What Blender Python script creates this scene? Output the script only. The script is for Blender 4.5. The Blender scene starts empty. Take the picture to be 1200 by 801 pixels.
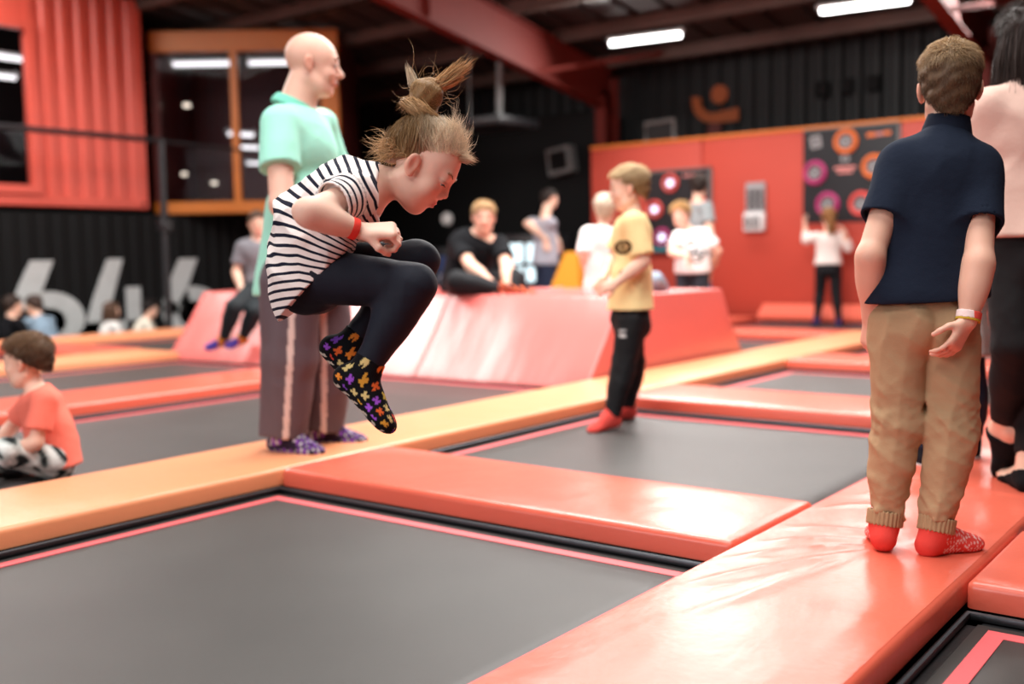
import bpy, bmesh, math, random
import numpy as np
from mathutils import Vector, Matrix
random.seed(7)
RNG = np.random.default_rng(11)
C = bpy.context.scene.collection
SC = bpy.context.scene

# ------------------------------------------------------------------ camera
CAM_H = 0.80
cam_d = bpy.data.cameras.new('camera')
cam = bpy.data.objects.new('camera', cam_d); C.objects.link(cam)
SC.camera = cam
cam_d.sensor_width = 36.0
cam_d.lens = 36.0 * 1228.8 / 1200.0
_yaw, _pitch, _roll = 0.655610, 0.080290, -0.017349
_f = Vector((-math.sin(_yaw) * math.cos(_pitch), math.cos(_yaw) * math.cos(_pitch), -math.sin(_pitch)))
_r0 = Vector((math.cos(_yaw), math.sin(_yaw), 0)); _u0 = _r0.cross(_f)
_r = math.cos(_roll) * _r0 + math.sin(_roll) * _u0
_u = -math.sin(_roll) * _r0 + math.cos(_roll) * _u0
cam.matrix_world = Matrix(((_r.x, _u.x, -_f.x, 0), (_r.y, _u.y, -_f.y, 0), (_r.z, _u.z, -_f.z, CAM_H), (0, 0, 0, 1)))
cam_d.dof.use_dof = True
cam_d.dof.focus_distance = 2.55
cam_d.dof.aperture_fstop = 1.5
cam_d.clip_end = 200

# ------------------------------------------------------------------ world, light, exposure
SC.view_settings.view_transform = 'Standard'
SC.view_settings.look = 'None'
SC.view_settings.gamma = 1.0
SC.view_settings.use_curve_mapping = False
SC.view_settings.exposure = 0.12
w = bpy.data.worlds.new('hall_ambience'); SC.world = w; w.use_nodes = True
w.node_tree.nodes['Background'].inputs[0].default_value = (0.9, 0.95, 1.0, 1)
w.node_tree.nodes['Background'].inputs[1].default_value = 0.05

def area_lamp(name, loc, sx, sy, power, color=(1, 0.97, 0.93), rot=(0, 0, 0)):
    d = bpy.data.lights.new(name, 'AREA'); d.shape = 'RECTANGLE'; d.size = sx; d.size_y = sy
    d.energy = power; d.color = color
    o = bpy.data.objects.new(name, d); o.location = loc; o.rotation_euler = rot; C.objects.link(o)
    return o
# banks of roof lights above the jumping courts
area_lamp('roof_light', (-4.2, 6.6, 4.3), 4.5, 3.0, 640)
area_lamp('roof_light', (-1.8, 2.6, 4.9), 4.5, 2.4, 300)
area_lamp('roof_light', (-11.5, 4.3, 4.78), 5.0, 4.2, 620)
area_lamp('roof_light', (-0.5, -2.2, 5.2), 6.0, 3.0, 230)
# added unseen lamps near the far wall, tilted to put glare on the pads
for _x, _p in ((-6.4, 150), (-3.4, 100)):
    area_lamp('glare_lamp', (_x, 11.9, 3.45), 2.4, 0.9, _p, (1, 0.96, 0.92), (math.radians(-52), 0, 0))
# daylight from the entrance front behind the camera
area_lamp('entrance_daylight', (-4.5, -5.5, 2.6), 6.0, 3.0, 270, (0.95, 0.97, 1.0), (math.radians(72), 0, math.radians(0)))

# ------------------------------------------------------------------ helpers
def lin(h):
    h = h.lstrip('#'); v = [int(h[i:i + 2], 16) / 255 for i in (0, 2, 4)]
    return tuple(((c / 12.92) if c <= 0.04045 else ((c + 0.055) / 1.055) ** 2.4) for c in v)

def mat(name, color=None, rough=0.6, spec=0.5, bump=0.0, bscale=60.0, bstretch=(1, 1, 1), var=0.0, vscale=6.0,
        attr=None, sss=0.0, coat=0.0, metal=0.0, emit=None, estr=0.0, bump2=0.0, b2scale=8.0, sheen=0.0, vcolor=None):
    m = bpy.data.materials.new(name); m.use_nodes = True
    nt = m.node_tree; n = nt.nodes; l = nt.links
    b = n['Principled BSDF']
    b.inputs['Roughness'].default_value = rough
    b.inputs['Specular IOR Level'].default_value = spec
    b.inputs['Metallic'].default_value = metal
    if coat: b.inputs['Coat Weight'].default_value = coat; b.inputs['Coat Roughness'].default_value = 0.25
    if sss:
        b.inputs['Subsurface Weight'].default_value = sss
        b.inputs['Subsurface Radius'].default_value = (1.0, 0.35, 0.2); b.inputs['Subsurface Scale'].default_value = 0.012
    if sheen: b.inputs['Sheen Weight'].default_value = sheen; b.inputs['Sheen Roughness'].default_value = 0.5
    if emit: b.inputs['Emission Color'].default_value = (*emit, 1); b.inputs['Emission Strength'].default_value = estr
    tc = n.new('ShaderNodeTexCoord')
    if attr:
        a = n.new('ShaderNodeAttribute'); a.attribute_name = attr
        l.new(a.outputs['Color'], b.inputs['Base Color']); src = a.outputs['Color']
    else:
        b.inputs['Base Color'].default_value = (*color, 1); src = None
    if var:
        nz = n.new('ShaderNodeTexNoise'); nz.inputs['Scale'].default_value = vscale; nz.inputs['Detail'].default_value = 4
        l.new(tc.outputs['Object'], nz.inputs['Vector'])
        mx = n.new('ShaderNodeMix'); mx.data_type = 'RGBA'; mx.blend_type = 'MULTIPLY'
        ramp = n.new('ShaderNodeMapRange'); ramp.inputs[1].default_value = 0.3; ramp.inputs[2].default_value = 0.7
        ramp.inputs[3].default_value = 1 - var; ramp.inputs[4].default_value = 1.0
        l.new(nz.outputs['Fac'], ramp.inputs[0])
        mx.inputs[0].default_value = 1.0
        if src: l.new(src, mx.inputs[6])
        else: mx.inputs[6].default_value = (*color, 1)
        l.new(ramp.outputs[0], mx.inputs[7]); l.new(mx.outputs[2], b.inputs['Base Color'])
    prev = None
    for amt, sc_, st in ((bump, bscale, bstretch), (bump2, b2scale, (1, 1, 1))):
        if not amt: continue
        mp = n.new('ShaderNodeMapping'); mp.inputs['Scale'].default_value = st
        l.new(tc.outputs['Object'], mp.inputs['Vector'])
        nz = n.new('ShaderNodeTexNoise'); nz.inputs['Scale'].default_value = sc_; nz.inputs['Detail'].default_value = 3
        l.new(mp.outputs['Vector'], nz.inputs['Vector'])
        bp = n.new('ShaderNodeBump'); bp.inputs['Strength'].default_value = 1.0; bp.inputs['Distance'].default_value = amt
        l.new(nz.outputs['Fac'], bp.inputs['Height'])
        if prev: l.new(prev.outputs['Normal'], bp.inputs['Normal'])
        prev = bp
    if prev: l.new(prev.outputs['Normal'], b.inputs['Normal'])
    return m

def tag(o, label=None, cat=None, group=None, kind=None):
    if label: o['label'] = label
    if cat: o['category'] = cat
    if group: o['group'] = group
    if kind: o['kind'] = kind
    return o

def empty(name, loc, label=None, cat=None, group=None, kind=None, rz=0.0):
    o = bpy.data.objects.new(name, None); o.location = loc; o.rotation_euler = (0, 0, rz)
    o.empty_display_size = 0.1; C.objects.link(o)
    return tag(o, label, cat, group, kind)

def link(name, me, m, parent=None, smooth=True):
    o = bpy.data.objects.new(name, me); C.objects.link(o)
    if m is not None and len(me.materials) == 0: me.materials.append(m)
    if parent is not None:
        o.parent = parent          # parts are built in world space unless noted
    return o

def np_mesh(name, V, Q, smooth=True, cols=None, fattr=None):
    """V (n,3), Q (m,4) or (m,3) int arrays"""
    V = np.asarray(V, np.float32); Q = np.asarray(Q, np.int32); k = Q.shape[1]
    me = bpy.data.meshes.new(name)
    me.vertices.add(len(V)); me.vertices.foreach_set('co', V.ravel())
    me.loops.add(Q.size); me.loops.foreach_set('vertex_index', Q.ravel())
    me.polygons.add(len(Q)); me.polygons.foreach_set('loop_start', np.arange(0, Q.size, k, dtype=np.int32))
    if smooth: me.polygons.foreach_set('use_smooth', np.ones(len(Q), bool))
    me.update(calc_edges=True)
    if cols is not None:
        a = me.color_attributes.new('Col', 'FLOAT_COLOR', 'POINT')
        c4 = np.ones((len(V), 4), np.float32); c4[:, :3] = cols; a.data.foreach_set('color', c4.ravel())
    if fattr is not None:
        for nm, arr in fattr.items():
            a = me.attributes.new(nm, 'FLOAT', 'POINT'); a.data.foreach_set('value', np.asarray(arr, np.float32))
    return me

def child(name, me, m, root, world=True):
    """part given in world coordinates under an unrotated root"""
    o = link(name, me, m, root)
    if world: o.matrix_parent_inverse = Matrix.Translation(-Vector(root.location))
    return o

class MB:
    """collects boxes, tubes and polygons into one mesh"""
    def __init__(s): s.bm = bmesh.new()
    def box(s, lo, hi, bevel=0.0, seg=1, rot=None, pivot=None):
        lo = Vector(lo); hi = Vector(hi)
        r = bmesh.ops.create_cube(s.bm, size=1.0)
        vs = r['verts']; c = (lo + hi) / 2; d = hi - lo
        for v in vs: v.co = Vector((v.co.x * d.x, v.co.y * d.y, v.co.z * d.z)) + c
        if bevel:
            es = list({e for v in vs for e in v.link_edges})
            rr = bmesh.ops.bevel(s.bm, geom=es, offset=bevel, segments=seg, affect='EDGES', profile=0.5)
            vs = list({v for f in rr['faces'] for v in f.verts} | {v for v in vs if v.is_valid})
        if rot is not None:
            pv = Vector(pivot) if pivot is not None else c
            for v in vs: v.co = rot @ (v.co - pv) + pv
        return s
    def tube(s, pts, r, n=8, cap=True):
        pts = [Vector(p) for p in pts]; rings = []
        rr = r if isinstance(r, (list, tuple)) else [r] * len(pts)
        for i, p in enumerate(pts):
            t = (pts[min(i + 1, len(pts) - 1)] - pts[max(i - 1, 0)]).normalized()
            a = t.cross(Vector((0, 0, 1)) if abs(t.z) < 0.9 else Vector((1, 0, 0))).normalized(); b = t.cross(a)
            rings.append([s.bm.verts.new(p + rr[i] * (math.cos(2 * math.pi * k / n) * a + math.sin(2 * math.pi * k / n) * b)) for k in range(n)])
        for i in range(len(rings) - 1):
            for k in range(n):
                s.bm.faces.new((rings[i][k], rings[i][(k + 1) % n], rings[i + 1][(k + 1) % n], rings[i + 1][k]))
        if cap:
            s.bm.faces.new(rings[0][::-1]); s.bm.faces.new(rings[-1])
        return s
    def ring(s, c, axis, R, r, n=24, k=8, arc=None):
        c = Vector(c); ax = Vector(axis).normalized()
        a = ax.cross(Vector((0, 0, 1)) if abs(ax.z) < 0.9 else Vector((1, 0, 0))).normalized(); b = ax.cross(a)
        rings = []
        for i in range(n):
            t = 2 * math.pi * i / n; d = math.cos(t) * a + math.sin(t) * b
            rings.append([s.bm.verts.new(c + d * (R + r * math.cos(2 * math.pi * j / k)) + ax * (r * math.sin(2 * math.pi * j / k))) for j in range(k)])
        for i in range(n):
            for j in range(k):
                s.bm.faces.new((rings[i][j], rings[(i + 1) % n][j], rings[(i + 1) % n][(j + 1) % k], rings[i][(j + 1) % k]))
        return s
    def poly(s, pts, ext):
        """flat polygon extruded by vector ext"""
        ext = Vector(ext)
        a = [s.bm.verts.new(Vector(p)) for p in pts]; b = [s.bm.verts.new(Vector(p) + ext) for p in pts]
        f1 = s.bm.faces.new(a[::-1]); f2 = s.bm.faces.new(b)
        for i in range(len(a)):
            j = (i + 1) % len(a); s.bm.faces.new((a[i], a[j], b[j], b[i]))
        bmesh.ops.triangulate(s.bm, faces=[f1, f2])
        return s
    def build(s, name, m, parent=None, smooth=False, world=True):
        bmesh.ops.recalc_face_normals(s.bm, faces=s.bm.faces[:])
        me = bpy.data.meshes.new(name); s.bm.to_mesh(me); s.bm.free()
        if smooth:
            me.polygons.foreach_set('use_smooth', np.ones(len(me.polygons), bool)); me.set_sharp_from_angle(angle=math.radians(40))
        o = link(name, me, m, parent)
        if parent is not None and world: o.matrix_parent_inverse = Matrix.Translation(-Vector(parent.location))
        return o
def box(name, lo, hi, m, parent=None, bevel=0.0, seg=1, **k):
    return MB().box(lo, hi, bevel, seg, **k).build(name, m, parent, smooth=bevel > 0)

# ------------------------------------------------------------------ materials
M = {}
M['vinyl_red'] = mat('red_vinyl', lin('e06650'), 0.30, 0.55, bump=0.004, bscale=5, bstretch=(1.6, 1, 1), var=0.06, vscale=2, bump2=0.0006, b2scale=60)
M['vinyl_orange'] = mat('orange_vinyl', lin('f09c6e'), 0.36, 0.55, bump=0.004, bscale=5, bstretch=(1, 1.6, 1), var=0.05, vscale=2, bump2=0.0006, b2scale=60)
M['vinyl_seam'] = mat('orange_piping', lin('e8853c'), 0.4)
M['vinyl_wall'] = mat('wall_vinyl', lin('c04838'), 0.5, 0.4, bump=0.006, bscale=1.6, var=0.06, vscale=1.5)
M['sheet'] = mat('jump_bed_mesh', lin('413f3d'), 0.5, 0.4, bump=0.0004, bscale=160, bstretch=(1, 6, 1), var=0.22, vscale=3.0)
M['tape'] = mat('pink_border_tape', lin('ee6468'), 0.5, 0.4, bump=0.0006, bscale=90)
M['black'] = mat('black_skirt', lin('141416'), 0.55, 0.4, bump=0.004, bscale=12)
M['steel'] = mat('galvanised_tube', lin('56585c'), 0.45, metal=1.0, bump=0.0005, bscale=80)
M['deck'] = mat('dark_deck', lin('121214'), 0.8, bump=0.001)
M['floor'] = mat('dark_concrete', lin('2a2a2c'), 0.6, var=0.3, vscale=1.0, bump=0.001)
M['wall_black'] = mat('black_cladding', lin('0d0d0e'), 0.7, 0.2, var=0.2, vscale=1)
M['wall_dark'] = mat('dark_grey_cladding', lin('101112'), 0.55, 0.4, var=0.2, vscale=1)
M['ceiling'] = mat('dark_roof_deck', lin('342b29'), 0.6, 0.4, var=0.3, vscale=1)
M['purlin'] = mat('brown_purlin', lin('65514a'), 0.6, 0.3, var=0.3, vscale=2)
M['rafter'] = mat('red_oxide_steel', lin('64190f'), 0.65, 0.3, var=0.15, vscale=2)
M['container_red'] = mat('red_container_paint', lin('d05444'), 0.45, 0.45, var=0.08, vscale=2, bump=0.001, bscale=20)
M['container_orange'] = mat('orange_container_paint', lin('c06a14'), 0.45, 0.45, var=0.12, vscale=2)
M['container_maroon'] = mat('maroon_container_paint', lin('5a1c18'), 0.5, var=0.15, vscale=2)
M['grey_paint'] = mat('grey_stencil_paint', lin('bfc2c2'), 0.6, var=0.12, vscale=6)
M['dark_metal'] = mat('dark_metal', lin('1e1f22'), 0.4, 0.5, bump=0.0004)
M['grey_metal'] = mat('grey_metal', lin('70706f'), 0.45, 0.5, bump=0.0004)
M['board'] = mat('black_target_board', lin('1b1b20'), 0.35, 0.5, var=0.2, vscale=5)
M['white_plastic'] = mat('white_plastic', lin('d8d8d8'), 0.4, bump=0.0003)
M['grey_plastic'] = mat('grey_plastic', lin('9a9a9c'), 0.45, bump=0.0003)
M['orange_p'] = mat('orange_plastic', lin('e2702c'), 0.4, bump=0.0003)
M['magenta_p'] = mat('magenta_plastic', lin('b02a6c'), 0.4, bump=0.0003)
M['red_p'] = mat('red_plastic', lin('dc4a44'), 0.4, bump=0.0003)
M['pink_p'] = mat('pale_pink_print', lin('d88a84'), 0.5, bump=0.0003)
M['emblem'] = mat('emblem_orange_paint', lin('9c4c1c'), 0.6, bump=0.0003)
M['emblem_red'] = mat('emblem_dark_red_paint', lin('5a1c14'), 0.6, bump=0.0003)
M['yellow'] = mat('yellow_vinyl', lin('d0942a'), 0.5, bump=0.001)
M['tube'] = mat('fluorescent_tube', (1, 1, 1), 0.5, emit=(1.0, 0.98, 0.95), estr=9.0)
M['reflected_tube'] = mat('reflected_tube_glow', (1, 1, 1), 0.5, emit=(1.0, 0.98, 0.95), estr=2.2)  # glow for tube reflections, set behind the container windows
M['reflected_lamp'] = mat('reflected_lamp_glow', (1, .9, .75), 0.5, emit=(1.0, 0.86, 0.66), estr=2.0)  # glow for the small round reflections in the orange window
M['lamp_blue'] = mat('lit_target_lens', (0.8, 0.8, 1), 0.4, emit=(0.75, 0.72, 1.0), estr=1.5)
M['screen'] = mat('lit_screen', (0.5, 0.6, 0.6), 0.3, emit=(0.72, 0.92, 1.0), estr=1.3)
M['sign_blue'] = mat('blue_print', lin('3a4a78'), 0.5, bump=0.0003)
M['sign_pale'] = mat('pale_print', lin('a8a8bc'), 0.5, bump=0.0003)
M['teal'] = mat('teal_plastic', lin('1f7d86'), 0.4, bump=0.0003)
M['wood_bench'] = mat('brown_bench', lin('3a2a22'), 0.5, var=0.2)
M['fixture'] = mat('white_fixture', lin('c8c8c6'), 0.4, bump=0.0002)
g_ = bpy.data.materials.new('window_glass'); g_.use_nodes = True
_n = g_.node_tree.nodes; _l = g_.node_tree.links; _n.remove(_n['Principled BSDF'])
_t = _n.new('ShaderNodeBsdfTransparent'); _t.inputs[0].default_value = (0.82, 0.82, 0.85, 1)
_g = _n.new('ShaderNodeBsdfGlossy'); _g.inputs['Roughness'].default_value = 0.03
_fr = _n.new('ShaderNodeFresnel'); _fr.inputs['IOR'].default_value = 1.1
_m = _n.new('ShaderNodeMixShader'); _l.new(_fr.outputs[0], _m.inputs[0]); _l.new(_t.outputs[0], _m.inputs[1]); _l.new(_g.outputs[0], _m.inputs[2])
_l.new(_m.outputs[0], _n['Material Output'].inputs['Surface'])
M['glass'] = g_
# ------------------------------------------------------------------ the hall
FLOOR_Z = -0.92
BED_Z = -0.085
PAD_T = 0.066
def struct(o): o['kind'] = 'structure'; return o
struct(box('floor', (-24, -9, FLOOR_Z - 0.1), (9, 14.0, FLOOR_Z), M['floor']))

# sloped roof: eaves at the far wall, rising towards the viewer
def roof_z(y): return 3.64 + (13.5 - y) * 0.165
ceil = MB()
def slab(y0, y1, x0, x1):
    ceil.poly([(x0, y0, roof_z(y0)), (x1, y0, roof_z(y0)), (x1, y1, roof_z(y1)), (x0, y1, roof_z(y1))], (0, 0, 0.08))
ribs = 66
for i in range(ribs):
    x0 = -24 + i * 0.5
    slab(-9, 13.9, x0, x0 + 0.36)
    y0, y1 = -9, 13.9
    ceil.poly([(x0 + .36, y0, roof_z(y0) + .05), (x0 + .5, y0, roof_z(y0) + .05), (x0 + .5, y1, roof_z(y1) + .05), (x0 + .36, y1, roof_z(y1) + .05)], (0, 0, 0.06))
ceiling = struct(ceil.build('ceiling', M['ceiling']))
for y in np.arange(13.2, 1.0, -1.15):
    z = roof_z(y)
    MB().box((-24, y - .035, z - .17), (9, y + .035, z + .0)).box((-24, y - .035, z - .17), (9, y + .075, z - .15)).build('purlin', M['purlin'], ceiling)

# rafters and columns of the steel frames (red oxide I sections)
def frame(x, nm):
    root = struct(empty(nm, (x, 13.3, FLOOR_Z), kind='structure'))
    hw = 0.085
    def bot(y): return 2.93 + (13.3 - y) * 0.160
    ys = [13.3, 11.5, 9.5, 7.3, 3.0, -3.0, -9.0]
    web = MB(); fl = MB()
    for a, b in zip(ys[:-1], ys[1:]):
        web.poly([(x - .012, a, bot(a)), (x - .012, b, bot(b)), (x - .012, b, roof_z(b) - .17), (x - .012, a, roof_z(a) - .17)], (0.024, 0, 0))
        fl.poly([(x - hw, a, bot(a)), (x + hw, a, bot(a)), (x + hw, b, bot(b)), (x - hw, b, bot(b))], (0, 0, -0.022))
        fl.poly([(x - hw, a, roof_z(a) - .17), (x + hw, a, roof_z(a) - .17), (x + hw, b, roof_z(b) - .17), (x - hw, b, roof_z(b) - .17)], (0, 0, -0.022))
    web.build('web', M['rafter'], root); fl.build('flange', M['rafter'], root)
    MB().box((x - hw, 13.05, FLOOR_Z), (x + hw, 13.075, 3.1)).box((x - hw, 13.40, FLOOR_Z), (x + hw, 13.425, 3.4)).box((x - .012, 13.06, FLOOR_Z), (x + .012, 13.41, 3.2)).build('column', M['rafter'], root)
    MB().box((x - .011, 11.5, bot(11.5)), (x + .011, 11.52, roof_z(11.5) - .17)).box((x - hw, 9.3, bot(9.3)), (x + hw, 9.32, roof_z(9.3) - .17)).build('stiffener', M['rafter'], root)
    MB().tube([(x, 11.4, bot(11.4)), (x + 1.0, 13.1, roof_z(13.1) - .1)], 0.03).build('brace', M['rafter'], root)
frame(-8.35, 'trim_1'); frame(-3.15, 'trim_2')

# dark profiled wall behind the red padding; plain black wall further left
def profiled(name, m, x0, x1, y, z0, z1, pitch=0.3, depth=0.05, axis='x', sgn=-1):
    b = bmesh.new(); pts = []
    n = int((x1 - x0) / pitch)
    for i in range(n):
        a = x0 + i * pitch
        pts += [(a, 0), (a + pitch * .35, 0), (a + pitch * .5, sgn * depth), (a + pitch * .85, sgn * depth)]
    pts.append((x0 + n * pitch, 0))
    if x1 - pts[-1][0] > 1e-3: pts.append((x1, 0))
    lo = []; hi = []
    for p, d in pts:
        q = (p, y + d) if axis == 'x' else (y + d, p)
        lo.append(b.verts.new((q[0], q[1], z0))); hi.append(b.verts.new((q[0], q[1], z1)))
    for i in range(len(lo) - 1): b.faces.new((lo[i], lo[i + 1], hi[i + 1], hi[i]))
    bmesh.ops.recalc_face_normals(b, faces=b.faces[:])
    r = bmesh.ops.solidify(b, geom=b.faces[:], thickness=0.012)
    me = bpy.data.meshes.new(name); b.to_mesh(me); b.free()
    return link(name, me, m)
struct(profiled('wall_back', M['wall_dark'], -24, 9, 13.75, FLOOR_Z, 3.72, 0.25, 0.05))
struct(box('wall_left', (-24.1, -9, FLOOR_Z), (-24, 13.8, 7), M['wall_black']))
struct(box('wall_right', (9, -9, FLOOR_Z), (9.1, 13.8, 7), M['wall_dark']))
wf = struct(MB().box((-24, -9.1, FLOOR_Z), (9, -9, 1.0)).box((-24, -9.1, 4.3), (9, -9, 7)).build('wall_front', M['wall_dark']))
for x in (-24, -14, -8, -1, 5, 8.6): box('wall_pier', (x, -9.08, 1.0), (x + .4, -9.0, 4.3), M['wall_dark'], wf)
# black-out wall in front of the profiled sheet, left of the red padding
struct(box('wall_blackout', (-23, 13.2, FLOOR_Z), (-8.5, 13.3, 2.95), M['wall_black']))
for i, (x, z) in enumerate([(-5.36, 2.84), (-5.02, 2.84), (-4.68, 2.84)]):
    tag(box('vent_hatch', (x, 13.62, z), (x + .17, 13.7, z + .2), M['wall_black'], bevel=.01), ['small black square vent on the dark wall above the red pads, leftmost of three', 'small black square vent on the dark wall above the red pads, middle of three', 'small black square vent on the dark wall above the red pads, rightmost of three'][i], 'vent', 'square vents on the dark wall')

# stylised orange figure painted on the far dark wall
def arc(cx, cz, R, a0, a1, n): return [(cx + R * math.cos(math.radians(a0 + (a1 - a0) * i / n)), cz + R * math.sin(math.radians(a0 + (a1 - a0) * i / n))) for i in range(n + 1)]
fx, fz, fy = -6.88, 2.86, 13.66
root = empty('wall_emblem', (fx, fy, fz), 'dull orange curled figure emblem with a round head on the dark far wall', 'emblem')
o_ = arc(0.04, 0.12, .34, 170, 270, 10); i_ = arc(0.04, 0.12, .20, 270, 170, 10)
body = o_ + [(.42, -.22), (.42, -.04), (.04, -.08)] + i_
MB().poly([(fx + a, fy, fz + b) for a, b in body], (0, -.02, 0)).build('curled_body', M['emblem'], root)
MB().poly([(fx + a + .13, fy, fz + b + .17) for a, b in arc(0, 0, .13, 0, 345, 23)], (0, -.02, 0)).build('head_dot', M['emblem'], root)
MB().poly([(fx + a, fy, fz + b) for a, b in [(-.02, -.2), (.16, -.24), (.14, -.5), (-.02, -.78), (-.32, -.8), (-.1, -.5)]], (0, -.02, 0)).build('leg', M['emblem_red'], root)

# ------------------------------------------------------------------ pads and jumping beds
def pad(name, m, x0, x1, y0, y1, label, z=0.0, t=PAD_T, disp=None, nx=8, ny=8, base=True, bev=0.018, group='padded strips between the trampolines'):
    root = empty(name, ((x0 + x1) / 2, (y0 + y1) / 2, FLOOR_Z if base else z - t), label, 'pad', group)
    b = bmesh.new()
    bmesh.ops.create_grid(b, x_segments=nx, y_segments=ny, size=0.5)
    g = 0.004
    for v in b.verts: v.co = Vector((x0 + g + (v.co.x + .5) * (x1 - x0 - 2 * g), y0 + g + (v.co.y + .5) * (y1 - y0 - 2 * g), z))
    top = set(b.verts)
    edges = [e for e in b.edges if e.is_boundary]
    r = bmesh.ops.extrude_edge_only(b, edges=edges)
    for v in r['geom']:
        if isinstance(v, bmesh.types.BMVert): v.co.z = z - t
    low = [e for e in b.edges if e.is_boundary]
    bmesh.ops.contextual_create(b, geom=low)
    bmesh.ops.recalc_face_normals(b, faces=b.faces[:])
    rim = [e for e in edges if e.is_valid]
    corner = [e for e in b.edges if abs(e.verts[0].co.z - e.verts[1].co.z) > t * .9 and all(abs(min(v.co.x - x0, x1 - v.co.x, key=abs)) < .01 and abs(min(v.co.y - y0, y1 - v.co.y, key=abs)) < .01 for v in e.verts)]
    bmesh.ops.bevel(b, geom=rim + corner, offset=bev, segments=3, affect='EDGES', profile=0.5)
    for v in b.verts:
        if v.co.z > z - t * .5:
            ex = min(v.co.x - x0, x1 - v.co.x); ey = min(v.co.y - y0, y1 - v.co.y)
            e = min(1, max(0, min(ex, ey)) / .12)
            crown = .006 * e
            v.co.z += crown + (disp(v.co.x, v.co.y) * e if disp else 0)
    me = bpy.data.meshes.new(name); b.to_mesh(me); b.free()
    me.polygons.foreach_set('use_smooth', np.ones(len(me.polygons), bool)); me.set_sharp_from_angle(angle=math.radians(50))
    child('cover', me, m, root)
    if base: box('support_frame', (x0 + .05, y0 + .05, FLOOR_Z), (x1 - .05, y1 - .05, z - t + .001), M['deck'], root)
    return root

def seg_d(px, py, a, b):
    ax, ay = a; bx, by = b; dx, dy = bx - ax, by - ay
    t = max(0, min(1, ((px - ax) * dx + (py - ay) * dy) / (dx * dx + dy * dy)))
    return math.hypot(px - ax - t * dx, py - ay - t * dy), t
creases = [((-.95, 2.80), (-1.25, 2.42), .012, .016), ((-.92, 2.74), (-1.22, 2.16), .010, .018), ((-.98, 2.86), (-1.26, 2.62), .009, .014),
           ((-.92, 2.70), (-1.10, 1.95), .006, .02), ((-.78, 2.92), (-.66, 3.0), .010, .014), ((-.80, 2.86), (-.66, 2.86), .008, .012), ((-.86, 2.9), (-.7, 3.2), .006, .016), ((-.95, 2.95), (-1.24, 2.85), .008, .016),
           ((-.95, 3.62), (-1.2, 3.35), .008, .018), ((-.85, 3.7), (-.66, 3.6), .008, .016), ((-1.0, 3.8), (-1.25, 3.7), .008, .018), ((-1.05, 3.3), (-1.25, 3.1), .006, .016)]
def red_disp(x, y):
    z = 0.0
    for a, b, h, wd in creases:
        d, t = seg_d(x, y, a, b); z += h * math.exp(-(d / wd) ** 2) * math.sin(math.pi * min(1, .15 + t * .85))
    for c in ((-.93, 2.85), (-.76, 2.90), (-.95, 3.62), (-.8, 3.75), (-1.1, 4.0), (-1.0, 4.3)):
        z -= .012 * math.exp(-((x - c[0]) ** 2 + (y - c[1]) ** 2) / .012)
    z += .0025 * math.sin(9 * x + 3 * math.sin(4 * y))
    return z
XO0, XO1 = -3.75, -3.17      # orange strip
XR0, XR1 = -1.26, -0.655     # red strip by the boy
XL0, XL1 = -6.35, -5.65
XF0, XF1 = -8.85, -8.2
XFF0, XFF1 = -11.3, -10.65
XE0, XE1 = 1.24, 1.84
ROWS = [(0.12, 0.73), (2.63, 3.23), (5.10, 5.76), (7.50, 8.12), (9.98, 10.6)]
pad('trampoline_pad', M['vinyl_red'], XR0, XR1, -1.5, 8.12, 'long glossy red pad strip under the boy in the navy polo shirt', disp=red_disp, nx=40, ny=420)
def or_disp(x, y): return .002 * math.sin(7 * y + 2 * math.sin(5 * x)) - .008 * math.exp(-((x + 3.4) ** 2 + (y - 2.95) ** 2) / .02)
pad('trampoline_pad', M['vinyl_orange'], XO0, XO1, -1.5, 10.6, 'long orange pad strip running from the left foreground past the man in mint polo', disp=or_disp, nx=16, ny=160)
pad('trampoline_pad', M['vinyl_red'], XL0, XL1, -1.5, 5.70, 'red pad strip at left behind the seated boy in coral shirt')
pad('trampoline_pad', M['vinyl_orange'], XF0, XF1, -1.5, 5.70, 'orange pad strip at far left ending beside the big sloped block')
pad('trampoline_pad', M['vinyl_orange'], XFF0, XFF1, -1.5, 10.6, 'farthest orange pad strip at left, in front of the dark container with digits')
pad('trampoline_pad', M['vinyl_red'], XE0, XE1, -1.5, 8.12, 'red pad strip out at the right beyond the walking woman')
def mid_disp(x, y): return .002 * math.sin(6 * x + 2 * math.sin(7 * y))
pad('trampoline_pad', M['vinyl_red'], XO1, XR0, *ROWS[1], 'wide red cross pad in the centre foreground, below the jumping girl', disp=mid_disp, nx=40, ny=14)
pad('trampoline_pad', M['vinyl_red'], XO1, XR0, *ROWS[2], 'red cross pad right behind the boy in yellow shirt', disp=mid_disp, nx=30, ny=8)
pad('trampoline_pad', M['vinyl_red'], XO1, XR0, *ROWS[3], 'short red cross pad far behind, left of the navy boy arm')
pad('trampoline_pad', M['vinyl_red'], XR1, XE0, *ROWS[1], 'red cross pad at the right edge beside the navy boy feet', disp=mid_disp, nx=30, ny=10)
pad('trampoline_pad', M['vinyl_red'], XR1, XE0, *ROWS[2], 'red cross pad seen past the walking woman knees')
pad('trampoline_pad', M['vinyl_red'], XR1, XE0, *ROWS[3], 'farther red cross pad seen between navy boy and walking woman')
pad('trampoline_pad', M['vinyl_red'], XO1, -0.655, *ROWS[4], 'red cross pad on the right of the target girl feet, near the red wall')
pad('trampoline_pad', M['vinyl_red'], XL1, XO0, *ROWS[4], 'red cross pad just right of the sloped block, before the red wall')
pad('trampoline_pad', M['vinyl_red'], XL0, XL1, 8.3, 12.45, 'red pad strip behind the sloped block leading to the red wall')
pad('trampoline_pad', M['vinyl_red'], XFF1, XF0, 5.10, 5.76, 'red cross pad between the two orange strips at far left')
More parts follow.
